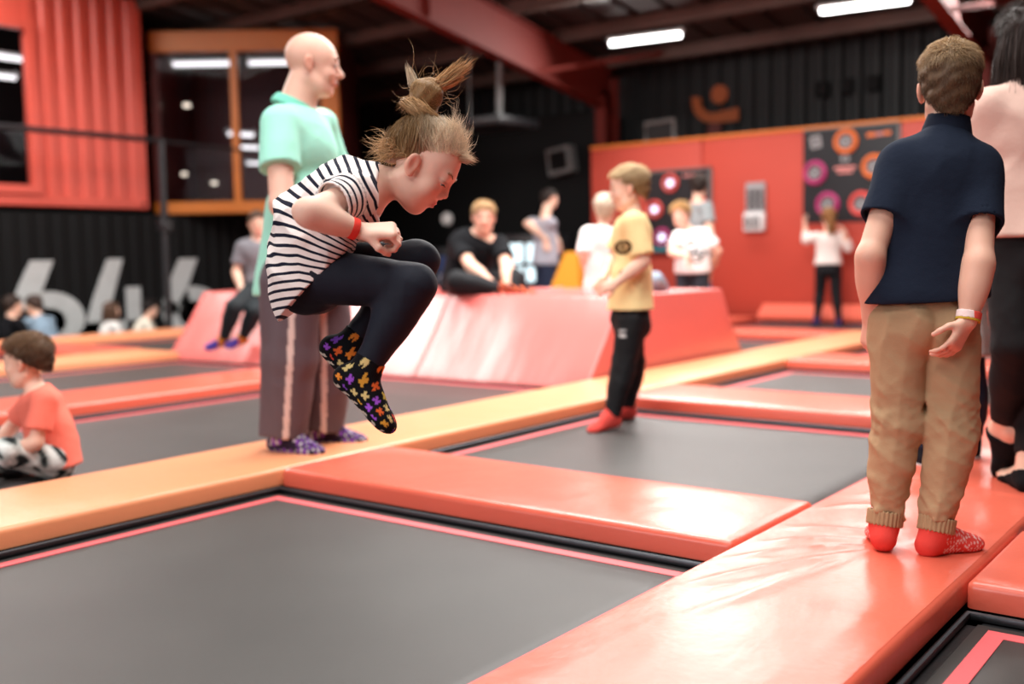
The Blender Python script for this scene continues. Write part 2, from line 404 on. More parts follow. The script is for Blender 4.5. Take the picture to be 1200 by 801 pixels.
pad('trampoline_pad', M['vinyl_red'], XFF1, XF0, 9.98, 10.6, 'red cross pad behind the sloped block at far left')

def bed(x0, x1, y0, y1, label, tape=True, inset=0.075, tw=0.042, nx=10):
    z = BED_Z
    root = empty('trampoline', ((x0 + x1) / 2, (y0 + y1) / 2, FLOOR_Z), label, 'trampoline', 'trampolines of the jumping court')
    i = inset
    b = bmesh.new(); bmesh.ops.create_grid(b, x_segments=nx, y_segments=nx, size=.5)
    for v in b.verts:
        u, t = v.co.x + .5, v.co.y + .5
        v.co = Vector((x0 + .045 + u * (x1 - x0 - .09), y0 + .045 + t * (y1 - y0 - .09), z - .012 * math.sin(math.pi * u) * math.sin(math.pi * t)))
    bmesh.ops.solidify(b, geom=b.faces[:], thickness=.004)
    me = bpy.data.meshes.new('jump_bed'); b.to_mesh(me); b.free(); me.polygons.foreach_set('use_smooth', np.ones(len(me.polygons), bool))
    child('jump_bed', me, M['sheet'], root)
    zt = z + .0015
    strips = [((x0 + i, y0 + i), (x1 - i, y0 + i + tw)), ((x0 + i, y1 - i - tw), (x1 - i, y1 - i)),
              ((x0 + i, y0 + i + tw), (x0 + i + tw, y1 - i - tw)), ((x1 - i - tw, y0 + i + tw), (x1 - i, y1 - i - tw))]
    for a, c in strips:
        box('border_tape', (a[0], a[1], zt - .006), (c[0], c[1], zt), M['tape'], root)
    # spring skirt and the steel rim that shows in the gap under the pads
    MB().tube([(x0 + .014, y0 + .014, z + .008), (x1 - .014, y0 + .014, z + .008), (x1 - .014, y1 - .014, z + .008), (x0 + .014, y1 - .014, z + .008), (x0 + .014, y0 + .05, z + .008)], .011).build('steel_rim', M['steel'], root, smooth=True)
    m = MB()
    m.box((x0, y0, z - .05), (x1, y0 + .05, z - .004)).box((x0, y1 - .05, z - .05), (x1, y1, z - .004)).box((x0, y0, z - .05), (x0 + .05, y1, z - .004)).box((x1 - .05, y0, z - .05), (x1, y1, z - .004))
    m.build('spring_skirt', M['black'], root)
    for (x, y) in ((x0 + .09, y0 + .09), (x1 - .09, y0 + .09), (x0 + .09, y1 - .09), (x1 - .09, y1 - .09)):
        box('leg', (x - .03, y - .03, FLOOR_Z), (x + .03, y + .03, z - .05), M['dark_metal'], root)
    return root
bed(XO1, XR0, ROWS[0][1], ROWS[1][0], 'nearest trampoline with pink border tape filling the left foreground', nx=16)
bed(XO1, XR0, ROWS[1][1], ROWS[2][0], 'trampoline in the centre with the boy in yellow shirt at its corner')
bed(XO1, XR0, ROWS[2][1], ROWS[3][0], 'trampoline behind the second red cross pad, left of the navy boy')
bed(XO1, XR0, ROWS[3][1], ROWS[4][0], 'far trampoline behind the short red cross pad')
bed(XR1, XE0, ROWS[0][1], ROWS[1][0], 'trampoline corner at the lower right corner of the picture')
bed(XR1, XE0, ROWS[1][1], ROWS[2][0], 'trampoline at right edge beyond the walking woman feet')
bed(XR1, XE0, ROWS[2][1], ROWS[3][0], 'trampoline seen between the navy boy and the walking woman')
bed(XL1, XO0, -1.5, 5.70, 'long trampoline lane holding the seated boy in coral shirt')
bed(XF1, XL0, -1.5, 5.70, 'long trampoline lane at left in front of the sloped block end')
bed(XFF1, XF0, -1.5, 5.10, 'trampoline lane between the two orange strips at far left, nearer one')
bed(XFF1, XF0, 5.76, 9.98, 'trampoline lane between the two orange strips at far left, farther one')
bed(XL1, XO0, 8.25, 9.98, 'trampoline just right of the sloped block end')
bed(XL1, -0.655, 10.6, 12.45, 'trampoline at the foot of the red wall under the target boards')
bed(XO1, XR0, -1.5, ROWS[0][0], 'trampoline nearest to the viewer, cut by the lower edge')

# big foam block with a sloped front
root = empty('foam_block', (-6.1, 6.9, FLOOR_Z), 'big sloped coral foam block in the middle that people sit on', 'foam block')
bx0, bx1, bz0, bz1 = -8.47, -3.80, -.085, .522
b = bmesh.new(); NX = 60
def prof(u):  # bottom front -> top front -> top back -> bottom back
    return [(5.73, bz0), (5.85, bz0 + .15), (6.0, bz0 + .35), (6.17, bz1), (6.4, bz1 + .006), (7.0, bz1 + .008), (7.5, bz1 + .006), (7.73, bz1), (7.93, .2), (8.17, bz0)]
rows = []
for i in range(NX + 1):
    x = bx0 + (bx1 - bx0) * i / NX; r = []
    for j, (y, z) in enumerate(prof(0)):
        d = 0
        if 1 <= j <= 2: d = .006 * math.sin(3.1 * x + 1.7 * math.sin(2 * x + j)) + .004 * math.sin(9 * x + j)
        r.append(b.verts.new((x, y + d, z)))
    rows.append(r)
for i in range(NX):
    for j in range(9): b.faces.new((rows[i][j], rows[i + 1][j], rows[i + 1][j + 1], rows[i][j + 1]))
    b.faces.new((rows[i][9], rows[i + 1][9], rows[i + 1][0], rows[i][0]))
b.faces.new(rows[0]); b.faces.new(rows[-1][::-1])
bmesh.ops.recalc_face_normals(b, faces=b.faces[:])
es = [e for e in b.edges if len(e.link_faces) == 2 and e.calc_face_angle(0) > .5]
bmesh.ops.bevel(b, geom=es, offset=.02, segments=3, affect='EDGES', profile=.5)
me = bpy.data.meshes.new('cover'); b.to_mesh(me); b.free(); me.polygons.foreach_set('use_smooth', np.ones(len(me.polygons), bool)); me.set_sharp_from_angle(angle=math.radians(50))
M['vinyl_block'] = mat('coral_vinyl', lin('e2726c'), 0.27, 0.9, bump=0.012, bscale=2.2, bstretch=(1.5, .5, .5), var=0.05, vscale=2)
child('cover', me, M['vinyl_block'], root)
box('support_frame', (bx0 + .1, 5.8, FLOOR_Z), (bx1 - .1, 8.1, bz0), M['deck'], root)
for x in (-6.9, -5.35): MB().tube([(x, 5.725, bz0 + .01), (x, 5.99, bz0 + .35), (x, 6.165, bz1), (x, 7.72, bz1 + .006)], .006, 6).build('seam', M['vinyl_block'], root, smooth=True)

# ------------------------------------------------------------------ red padded wall
WY = 12.62
root = empty('wall_padding', (-4, WY + .15, FLOOR_Z), kind='structure')
xs = [-8.25, -6.5, -3.0, 0.5, 4.0, 7.5]
for a, c in zip(xs[:-1], xs[1:]):
    box('wall_panel', (a + .004, WY, -.10), (c - .004, WY + .2, 2.3), M['vinyl_wall'], root, bevel=.025, seg=2)
box('top_rail', (-8.25, WY - .006, 2.3), (7.5, WY + .2, 2.345), M['vinyl_seam'], root, bevel=.012, seg=2)
box('backing', (-8.2, WY + .2, FLOOR_Z), (7.5, WY + .3, 2.3), M['deck'], root)
# slanted apron pad at the wall foot
for a, c in zip([-5.62, -0.62], [-0.64, 4]):
    m = MB(); m.poly([(a, WY - .02, -.02), (a, WY - .22, -.03), (a, WY - .22, .02), (a, WY - .02, .16)], (c - a, 0, 0))
    o = m.build('apron_pad', M['vinyl_red'], root)

# target boards
def target(cx, cz, R, m, root, lit=False):
    y = WY - .03
    o = MB().ring((cx, y - .012, cz), (0, 1, 0), R * .78, R * .2, 28, 8).build('target_ring', m, root, smooth=True)
    MB().tube([(cx, y, cz), (cx, y - .02, cz)], R * (.6 if not lit else .36), 24).build('target_disc', M['board'] if not lit else M['lamp_blue'], root)
    if not lit:
        MB().ring((cx, y - .02, cz), (0, 1, 0), R * .42, R * .09, 20, 6).build('inner_ring', M['grey_plastic'], root, smooth=True)
        MB().tube([(cx, y, cz), (cx, y - .025, cz)], R * .24, 16).build('target_lens', M['grey_plastic'], root)
    else:
        MB().ring((cx, y - .02, cz), (0, 1, 0), R * .62, R * .06, 24, 6).build('inner_ring', M['grey_plastic'], root, smooth=True)
bl = empty('target_board', (-4.5, WY, 1.15), 'black game board with orange and magenta ring targets above the girl in white top', 'target board', 'target boards on the red wall')
bx, bX, bz, bZ = -5.10, -3.95, 1.16, 2.285
box('panel', (bx, WY - .03, bz), (bX, WY, bZ), M['board'], bl, bevel=.008)
MB().box((bX, WY - .035, bz), (bX + .03, WY, bZ + .02)).box((bx, WY - .035, bZ), (bX + .03, WY, bZ + .02)).build('edge_frame', M['grey_metal'], bl)
for cx, cz, m in ((-4.56, 2.12, 'orange_p'), (-4.94, 1.77, 'magenta_p'), (-4.78, 1.38, 'magenta_p'), (-4.22, 1.80, 'orange_p'), (-4.37, 1.37, 'red_p')):
    target(cx, cz, .155, M[m], bl)
y = WY - .034
def flat(name, x0, z0, x1, z1, m, root, rot=0, yy=None, t=.004):
    q = y if yy is None else yy
    o = MB().box((x0, q - t, z0), (x1, q, z1), rot=Matrix.Rotation(rot, 3, 'Y')).build(name, m, root)
    return o
flat('tilted_square_mark', -5.0, 2.07, -4.87, 2.22, M['grey_plastic'], bl, -.15)
flat('mark_bar', -4.97, 2.15, -4.90, 2.18, M['board'], bl, -.15, y - .004); flat('mark_bar', -4.95, 2.09, -4.92, 2.13, M['board'], bl, -.15, y - .004)
flat('title_bar', -4.31, 2.15, -4.21, 2.20, M['orange_p'], bl); flat('title_bar', -4.20, 2.16, -4.12, 2.195, M['pink_p'], bl); flat('title_bar', -4.11, 2.16, -4.03, 2.205, M['orange_p'], bl)
flat('digit_plate', -4.62, 1.88, -4.52, 1.96, M['grey_plastic'], bl); flat('digit_mark', -4.59, 1.9, -4.55, 1.94, M['board'], bl, 0, y - .004)
flat('slogan_bar', -4.70, 1.79, -4.44, 1.825, M['pink_p'], bl); flat('slogan_bar', -4.66, 1.745, -4.48, 1.775, M['pink_p'], bl)
bl2 = empty('target_board', (-6.85, WY, .9), 'black game board with lit white targets behind the boy in white tee', 'target board', 'target boards on the red wall')
box('panel', (-7.32, WY - .03, .90), (-6.38, WY, 1.92), M['board'], bl2, bevel=.008)
MB().box((-6.38, WY - .035, .9), (-6.345, WY, 1.94)).box((-7.32, WY - .035, 1.92), (-6.345, WY, 1.94)).build('edge_frame', M['grey_metal'], bl2)
for cx, cz, m in ((-6.95, 1.76, 'red_p'), (-7.25 + .06, 1.42, 'red_p'), (-7.08, 1.04, 'magenta_p'), (-6.52, 1.45, 'red_p'), (-6.62, 1.08, 'orange_p')):
    target(cx, cz, .13, M[m], bl2, lit=cx < -6.8)
for k in range(5): flat('title_bar', -6.76 + k * .065, 1.83, -6.715 + k * .065, 1.865, M['pink_p'], bl2)
box('ledge', (-7.3, WY - .16, .84), (-6.42, WY - .001, .90), M['teal'], bl2, bevel=.01)
cb = empty('control_box', (-5.75, WY, 1.08), 'grey push button control box on the red wall between the two target boards', 'control box')
box('housing', (-5.87, WY - .09, 1.08), (-5.59, WY, 1.32), M['white_plastic'], cb, bevel=.012, seg=2)
box('keypad_plate', (-5.86, WY - .04, 1.32), (-5.60, WY, 1.70), M['grey_plastic'], cb, bevel=.008)
for r in range(3):
    for c in range(3): box('key', (-5.83 + c * .075, WY - .05, 1.37 + r * .085), (-5.775 + c * .075, WY - .039, 1.43 + r * .085), M['dark_metal'], cb, bevel=.004)
for c in range(2):
    x = -5.845 + c * .11
    box('display', (x, WY - .095, 1.13), (x + .085, WY - .089, 1.26), M['board'], cb)
    box('display_mark', (x + .025, WY - .098, 1.165), (x + .06, WY - .094, 1.225), M['white_plastic'], cb)

# ------------------------------------------------------------------ containers at left
CX = -13.0
def corr_panel(m, y0, y1, z0, z1, pitch, depth, x): return profiled('corrugated_panel', m, y0, y1, x, z0, z1, pitch, depth, axis='y', sgn=-1)
# lower dark container with digits
low = empty('shipping_container', (CX - 1.2, 8.0, FLOOR_Z), 'black lower container wall painted with large grey digits', 'container', 'shipping containers')
o = corr_panel(M['wall_black'], 2.0, 13.0, FLOOR_Z, 1.48, .22, .03, CX); o.parent = low; o.matrix_parent_inverse = Matrix.Translation(-low.location)
box('container_shell', (CX - 2.4, 2.0, FLOOR_Z), (CX - .06, 13.0, 1.5), M['wall_black'], low)
def digits():
    yy = CX + .012
    def P(pts, nm):
        MB().poly([(CX + .004, a, b_) for a, b_ in [(a_ * .9701 - .22, .75 + (z_ - .8) * .9701) for a_, z_ in pts]], (.012, 0, 0)).build(nm, M['grey_paint'], low)
    def six(y0, z0, s, nm):
        # slanted 6: stem then bowl with a counter
        out = [(.30, 1.0), (.58, 1.0), (.50, .90), (.40, .66)]
        bowl = arc(.50, .30, .44, 80, -260, 34)
        bowl = [(a, .02 + (b_ + .14) * .75 - .02) for a, b_ in bowl]
        ring_o = [(.50 + .46 * math.cos(t), .31 + .33 * math.sin(t)) for t in np.linspace(1.75, -math.pi * 1.2, 36)]
        ring_i = [(.50 + .22 * math.cos(t), .28 + .17 * math.sin(t)) for t in np.linspace(-math.pi * 1.2, 1.75, 36)]
        a = ring_o + ring_i
        P([(y0 + q * s, z0 + h * s) for q, h in a], nm)
        stem = [(.32, 1.0), (.60, 1.0), (.43, .62), (.30, .45), (.27, .28), (.05, .30), (.06, .46), (.14, .66)]
        P([(y0 + q * s, z0 + h * s) for q, h in stem], nm)
    six(6.95, -.22, 1.14, 'digit_six')
    y0 = 8.05
    P([(8.42, .93), (8.66, .93), (8.45, .3), (8.34, .02), (8.34, -.1), (8.06, -.1), (8.06, .05), (8.2, .45)], 'digit_four')
    P([(8.68, .53), (8.92, .53), (8.92, -.25), (8.68, -.25)], 'digit_four')
    P([(8.06, -.1), (9.02, -.1), (9.02, .06), (8.06, .06)], 'digit_four')
    six(9.22, -.22, 1.14, 'digit_six')
digits()
up = empty('shipping_container', (CX - 1.2, 6.0, 1.58), 'bright red corrugated container with a window, stacked at upper left', 'container', 'shipping containers')
y0, y1, z0, z1 = 3.0, 8.62, 1.56, 4.40
win = (5.0, 6.96, 1.82, 3.76)
o = corr_panel(M['container_red'], win[1] + .02, y1 - .14, z0 + .12, z1, .24, .045, CX); o.parent = up; o.matrix_parent_inverse = Matrix.Translation(-up.location)
o = corr_panel(M['container_red'], y0, win[0] - .0, z0 + .12, z1, .24, .045, CX); o.parent = up; o.matrix_parent_inverse = Matrix.Translation(-up.location)
MB().box((CX - .1, y0, z0), (CX + .02, y1, z0 + .13), .01).build('bottom_rail', M['container_red'], up)
MB().box((CX - .1, y1 - .16, z0), (CX + .02, y1, z1), .01).build('corner_post', M['container_red'], up)
MB().box((CX - 2.4, y1 - .06, z0), (CX - .1, y1, z1)).build('end_wall', M['container_red'], up)
MB().box((CX - 2.4, y0, z0), (CX - .1, y1 - .06, z0 + .06)).build('container_floor', M['wall_black'], up)
MB().box((CX - 2.4, y0, z0), (CX - 2.34, y1, z1)).build('rear_wall', M['wall_black'], up)
box('corner_casting', (CX - .02, y1 - .15, z0 + .0), (CX + .03, y1 - .0, z0 + .125), M['container_red'], up, bevel=.01)
MB().tube([(CX + .026, y1 - .085, z0 + .065), (CX + .034, y1 - .085, z0 + .065)], .03, 12).build('casting_hole', M['wall_black'], up)
fw = .11
MB().box((CX - .08, win[0] - fw, win[2] - fw), (CX + .05, win[1] + fw, win[2])).box((CX - .08, win[0] - fw, win[3]), (CX + .05, win[1] + fw, win[3] + fw)).box((CX - .08, win[0] - fw, win[2]), (CX + .05, win[0], win[3])).box((CX - .08, win[1], win[2]), (CX + .05, win[1] + fw, win[3])).build('window_frame', M['container_red'], up)
box('window_pane', (CX - .03, win[0], win[2]), (CX - .022, win[1], win[3]), M['glass'], up)
box('sill_panel', (CX - .05, win[0] - .1, z0 + .12), (CX - .01, win[1] + .1, win[2] - .05), M['container_red'], up)
box('head_panel', (CX - .05, win[0] - .1, win[3] + .05), (CX - .01, win[1] + .1, z1), M['container_red'], up)
# orange framed end of a glazed container, turned towards the courts
ocx, ocy, ocz = -12.24, 9.77, 1.505
oc = empty('shipping_container', (ocx, ocy, ocz), 'orange framed glazed container room behind the man in mint polo', 'container', 'shipping containers', rz=0.65561)
def ob_(name, lo, hi, m, **k):
    return MB().box(lo, hi, **k).build(name, m, oc, world=False)
hw_ = 1.34
ob_('bottom_rail', (-hw_, -.06, 0), (hw_, .1, .17), M['container_orange'], bevel=.01)
ob_('top_rail', (-hw_, -.06, 2.28), (hw_, .1, 2.57), M['container_orange'], bevel=.01)
ob_('corner_post', (hw_ - .26, -.05, .17), (hw_, .1, 2.28), M['container_orange'], bevel=.01)
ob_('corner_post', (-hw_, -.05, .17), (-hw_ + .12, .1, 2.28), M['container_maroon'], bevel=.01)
ob_('mullion', (-.20, -.04, .17), (-.10, .06, 2.28), M['container_orange'])
ob_('window_pane', (-hw_ + .12, .0, .17), (-.20, .008, 2.28), M['glass'])
ob_('window_pane', (-.10, .0, .17), (hw_ - .26, .008, 2.28), M['glass'])
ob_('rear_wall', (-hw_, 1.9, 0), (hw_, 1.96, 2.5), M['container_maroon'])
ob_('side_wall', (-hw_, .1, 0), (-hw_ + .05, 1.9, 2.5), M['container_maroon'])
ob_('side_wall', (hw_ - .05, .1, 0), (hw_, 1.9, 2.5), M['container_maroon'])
ob_('container_floor', (-hw_ + .05, .1, 0), (hw_ - .05, 1.9, .05), M['wall_black'])
# fluorescent strips under the roof; those behind glass are added as tube reflections
def strip(a, b, label, group='fluorescent strip lights', r=.035, nm='strip_light', hang=.05, m='tube'):
    a, b = Vector(a), Vector(b); root = empty(nm, (a + b) / 2, label, 'strip light', group)
    MB().tube([a, b], r, 10).build('tube', M[m], root, smooth=True)
    u = Vector((0, 0, r * 1.4)); t = (b - a).normalized()
    MB().tube([a + u - t * .05, b + u + t * .05], r * .8, 6).build('batten', M['fixture'], root)
    MB().tube([a + u, a + u + Vector((0, 0, hang))], .012, 6).tube([b + u, b + u + Vector((0, 0, hang))], .012, 6).build('bracket', M['fixture'], root)
    return root
strip((-7.56, 12.1, 3.61), (-6.53, 12.1, 3.58), 'white fluorescent strip light under the roof, left one above the red wall')
strip((-4.69, 12.1, 3.59), (-3.69, 12.1, 3.56), 'white fluorescent strip light under the roof, right one above the dark wall')
def OL(x, y, z): return Matrix.Rotation(0.65561, 3, 'Z') @ Vector((x, y, z)) + Vector((ocx, ocy, ocz))
strip(OL(-1.28 + .1, .55, 2.22), OL(-.26, .55, 2.22), 'long glowing tube standing in for a reflection in the orange window, left of the mullion', m='reflected_tube')
strip(OL(-.06, .55, 2.22), OL(1.2, .55, 2.22), 'long glowing tube standing in for a reflection in the orange window, right of the mullion', m='reflected_tube')
strip(OL(-.50, .9, 1.24), OL(-.12, .9, 1.21), 'short glowing strip standing in for a reflection in the orange window, upper of three', r=.03, m='reflected_tube')
strip(OL(-.46, 1.2, 1.07), OL(-.12, 1.2, 1.05), 'short glowing strip standing in for a reflection in the orange window, middle of three', r=.025, m='reflected_tube')
strip(OL(-.38, 1.5, .85), OL(-.16, 1.5, .84), 'short glowing strip standing in for a reflection in the orange window, lowest of three', r=.02, m='reflected_tube')
strip((CX - .9, 5.4, 3.56), (CX - .9, 7.45, 3.56), 'glowing tube standing in for a reflection in the red container window, upper one', m='reflected_tube')
strip((CX - 1.4, 5.6, 3.36), (CX - 1.1, 7.4, 3.34), 'glowing tube standing in for a reflection in the red container window, lower one', r=.03, m='reflected_tube')
for k, (xx, zz, rr, lb) in enumerate(((-1.02, 1.63, .03, 'warm round glow standing in for a reflection in the orange window'), (-1.1, .62, .025, 'small round glow standing in for a reflection low in the orange window'), (-.66, .48, .025, 'low round glow standing in for a reflection at the orange window sill'))):
    P_ = OL(xx, .6, zz); root = empty('reflection_glow', P_, lb, 'lamp', 'round reflection glows behind the orange window')
    MB().ring(P_, (0, 0, 1), rr, rr * .9, 14, 8).build('glow_ring', M['reflected_lamp'], root, smooth=True)  # ring glows behind the glass in place of a reflected light
    MB().tube([P_ + Vector((0, 0, rr)), OL(xx, .6, 2.45)], .006, 6).build('cord', M['dark_metal'], root)

# net post and hand rails between the beds and the containers
po = empty('net_post', (-11.75, 8.02, FLOOR_Z), 'dark steel net post standing before the black container wall', 'post')
MB().tube([(-11.75, 8.02, FLOOR_Z), (-11.75, 8.02, 2.37)], .045, 12).build('shaft', M['dark_metal'], po, smooth=True)
box('joint_collar', (-11.82, 7.95, 1.22), (-11.68, 8.09, 1.36), M['dark_metal'], po, bevel=.01)
MB().tube([(-11.75, 2.0, 2.36), (-11.75, 8.02, 2.36)], .035, 8).tube([(-11.75, 8.02, 2.35), (-11.75, 9.9, 2.32)], .02, 8).build('top_rail', M['dark_metal'], po, smooth=True)

# ------------------------------------------------------------------ dark corner with machines
sp = empty('wall_speaker', (-9.1, 13.1, 2.2), 'grey framed speaker panel tilted on the black wall left of the red wall', 'speaker')
R_ = Matrix.Rotation(math.radians(-8), 3, 'Y')
MB().box((-9.28, 13.0, 2.03), (-8.86, 13.2, 2.43), .01, 1, R_, (-9.07, 13.1, 2.23)).build('cabinet', M['grey_metal'], sp)
MB().box((-9.22, 12.985, 2.09), (-8.92, 13.0, 2.37), 0, 1, R_, (-9.07, 13.1, 2.23)).build('grille', M['wall_black'], sp)
fr = empty('bracket_frame', (-7.2, 12.75, 2.35), 'small grey open frame standing on top of the red wall', 'frame')
MB().tube([(-7.42, 12.75, 2.34), (-7.42, 12.75, 2.60), (-6.98, 12.75, 2.62), (-6.98, 12.75, 2.34)], .03, 8).build('tube_frame', M['grey_metal'], fr)
box('mesh_panel', (-7.39, 12.74, 2.345), (-7.01, 12.76, 2.58), M['wall_dark'], fr)
hz = empty('ceiling_heater', (-8.9, 11.6, 2.6), 'grey unit hanging from the roof below the red rafter', 'heater')
box('casing', (-9.75, 11.2, 2.60), (-8.75, 12.1, 2.72), M['dark_metal'], hz, bevel=.02, seg=2)
MB().tube([(-9.0, 11.5, 2.72), (-8.95, 11.5, 3.9)], .045, 8).tube([(-9.6, 11.6, 2.72), (-9.6, 11.6, 3.9)], .015, 6).build('hanger', M['grey_metal'], hz)
def machine(x, y, w, h, label, lit, z=FLOOR_Z, nm='vending_machine'):
    r = empty(nm, (x, y, z), label, 'machine')
    box('cabinet', (x - w / 2, y, z), (x + w / 2, y + .6, z + h), M['dark_metal'], r, bevel=.02, seg=2)
    for (a, b_, c, d) in lit: box('lit_screen', (x + a, y - .012, z + b_), (x + a + c, y, z + b_ + d), M['screen'], r, bevel=.004)
    box('control_shelf', (x - w / 2, y - .2, z + h * .45), (x + w / 2, y, z + h * .5), M['dark_metal'], r, bevel=.01)
    return r
machine(-9.3, 12.2, 1.2, 2.05, 'dark vending cabinet with pale lit windows beside the seated man in black', [(-.27, 1.64, .14, .28), (-.09, 1.64, .24, .28), (.22, 1.64, .15, .28), (-.05, 1.37, .20, .21), (.21, 1.37, .15, .21)])
ac = machine(-11.1, 12.3, .9, 1.9, 'dark arcade cabinet behind the jumping girl knees', [])
box('side_sign', (-10.86, 12.285, .58), (-10.70, 12.299, .84), M['sign_blue'], ac)
box('side_sign', (-10.86, 12.285, .42), (-10.70, 12.299, .56), M['sign_pale'], ac)
machine(-12.3, 12.3, .8, 1.8, 'dark arcade cabinet in the far black corner', [])
r = empty('round_lamp', (-10.55, 12.1, 1.38), 'dim white round lamp glowing on the arcade cabinet behind the seated man', 'lamp')
MB().ring((-10.55, 12.15, 1.4), (0, 1, 0), .05, .05, 16, 8).build('lamp_head', M['fixture'], r, smooth=True)
MB().tube([(-10.55, 12.2, 1.35), (-10.55, 12.4, .98)], .015, 6).build('lamp_arm', M['dark_metal'], r)
r = empty('foam_wedge', (-6.6, 9.0, -.09), 'yellow triangular foam wedge standing behind the boy in plain white', 'foam wedge')
MB().poly([(-6.75, 9.1, -.085), (-6.1, 9.1, -.085), (-6.12, 9.1, .85), (-6.28, 9.1, .85)], (0, .3, 0)).build('wedge', M['yellow'], r)
MB().poly([(-6.755, 9.095, -.05), (-6.1, 9.095, -.05), (-6.1, 9.095, .05), (-6.73, 9.095, .05)], (0, -.01, 0)).build('base_band', M['vinyl_seam'], r)
# deck behind the block and around, so that people stand on something
struct(box('floor_deck', (-11.4, 8.2, FLOOR_Z), (-6.4, 12.6, -.10), M['deck']))
# ------------------------------------------------------------------ people: distance-field bodies meshed to one surface each
F32 = np.float32
def A3(v): return np.array(v, dtype=np.float64)
def nrm(v): v = A3(v); return v / (np.linalg.norm(v) + 1e-12)

class SDF:
    def __init__(s): s.p = []
    def _add(s, f, lo, hi, k, op): s.p.append((f, A3(lo), A3(hi), k, op)); return s
    def cone(s, a, b, ra, rb, k=.02, op='u', flat=None, clips=()):
        """tapered capsule; flat=(dir, ratio) squashes its section along dir; clips=[(point, normal)] cut flat ends"""
        a, b = A3(a), A3(b); ab = b - a; L2 = ab @ ab + 1e-9
        fd, fr = (nrm(flat[0]), flat[1]) if flat else (None, 1)
        def f(P):
            q = P - a
            if fd is not None: q = q + np.outer(q @ fd, fd) * (1 / fr - 1)
            t = np.clip((q @ ab) / L2, 0, 1)
            d = np.linalg.norm(q - t[:, None] * ab, axis=1) - (ra + (rb - ra) * t)
            if fd is not None: d = d * (.5 + .5 * min(1, fr))
            for pt, n in clips: d = np.maximum(d, (P - A3(pt)) @ nrm(n))
            return d
        R = max(ra, rb) * max(1, fr)
        return s._add(f, np.minimum(a, b) - R, np.maximum(a, b) + R, k, op)
    def ell(s, c, fr, rad, k=.02, op='u', clips=()):
        c = A3(c); Mx = A3(fr); rad = A3(rad)
        def f(P):
            q = (P - c) @ Mx.T
            k0 = np.linalg.norm(q / rad, axis=1); k1 = np.linalg.norm(q / rad ** 2, axis=1) + 1e-9
            d = k0 * (k0 - 1) / k1
            d = np.where(k0 < .05, -rad.min(), d)
            for pt, n in clips: d = np.maximum(d, (P - A3(pt)) @ nrm(n))
            return d
        R = rad.max()
        return s._add(f, c - R, c + R, k, op)
    def clip(s, pt, n, lo=None, hi=None):
        """cut everything so far with a plane"""
        pt, n = A3(pt), nrm(n)
        return s._add(lambda P: (P - pt) @ n, [-1e3] * 3, [1e3] * 3, 0, 'c')
    def noise(s, amp, freq, seed=0, zs=1.0, mask=None):
        r = np.random.default_rng(seed); K = r.normal(size=(5, 3)) * freq * np.array([1, 1, zs]); ph = r.uniform(0, 6.28, 5)
        K2 = r.normal(size=(5, 3)) * freq * .5
        def f(P):
            o = 0
            for i in range(5): o = o + np.sin(P @ K[i] + ph[i] + 1.2 * np.sin(P @ K2[i]))
            o = o * amp / 2.2
            return o * mask(P) if mask else o
        return s._add(f, [-1e3] * 3, [1e3] * 3, 0, 'n')
    def ridge(s, amp, freq, seed=0, zs=1.0, mask=None):
        """sharp cloth creases"""
        r = np.random.default_rng(seed); K = r.normal(size=(6, 3)) * freq * np.array([1, 1, zs]); ph = r.uniform(0, 6.28, 6)
        K2 = r.normal(size=(6, 3)) * freq * .45
        def f(P):
            o = 0
            for i in range(6): o = o + (1 - np.abs(np.sin(.5 * (P @ K[i]) + ph[i] + .9 * np.sin(P @ K2[i])))) ** 1.6
            o = (o / 2.0 - 1) * amp
            return -o * mask(P) if mask else -o
        return s._add(f, [-1e3] * 3, [1e3] * 3, 0, 'n')
    def group(s, T, k):
        us = [(lo, hi) for f, lo, hi, kk, op in T.p if op == 'u']
        return s._add(lambda P: T.ev(P), np.min([a for a, _ in us], 0), np.max([b for _, b in us], 0), k, 'u')
    def ev(s, P, pad=None):
        d = np.full(len(P), 1e3)
        for f, lo, hi, k, op in s.p:
            if pad is not None and op in 'us':
                m = np.all((P > lo - pad - k) & (P < hi + pad + k), axis=1)
                if not m.any(): continue
                Q = P[m]; o = d[m]
            else: m = None; Q = P; o = d
            v = f(Q)
            if op == 'u':
                r = np.minimum(o, v)
                if k > 0: h = np.maximum(k - np.abs(o - v), 0) / k; r = r - h * h * k * .25
            elif op == 's':
                v = -v; r = np.maximum(o, v)
                if k > 0: h = np.maximum(k - np.abs(o - v), 0) / k; r = r + h * h * k * .25
            elif op == 'c': r = np.maximum(o, v)
            else: r = o + v
            if m is None: d = r
            else: d[m] = r
        return d
    def mesh(s, h):
        us = [(lo, hi) for f, lo, hi, k, op in s.p if op == 'u']
        lo = np.min([a for a, _ in us], 0) - 3 * h - .02; hi = np.max([b for _, b in us], 0) + 3 * h + .02
        B = 6
        nb = np.ceil((hi - lo) / (h * B)).astype(int); N = nb * B
        gx = [lo[i] + (np.arange(nb[i]) + .5) * h * B for i in range(3)]
        G = np.stack(np.meshgrid(*gx, indexing='ij'), -1).reshape(-1, 3)
        cd = s.ev(G)
        act = np.abs(cd) < h * B * .87 * 1.5 + .03
        D = np.repeat(np.repeat(np.repeat(cd.reshape(nb), B, 0), B, 1), B, 2).astype(F32)
        bi = np.argwhere(act.reshape(nb))
        loc = np.stack(np.meshgrid(*[np.arange(B)] * 3, indexing='ij'), -1).reshape(-1, 3)
        for c0 in range(0, len(bi), 2500):
            ix = (bi[c0:c0 + 2500, None, :] * B + loc[None]).reshape(-1, 3)
            P = lo + (ix + .5) * h
            D[ix[:, 0], ix[:, 1], ix[:, 2]] = s.ev(P, pad=4 * h + .02)
        return surface_nets(D, lo + .5 * h, h)

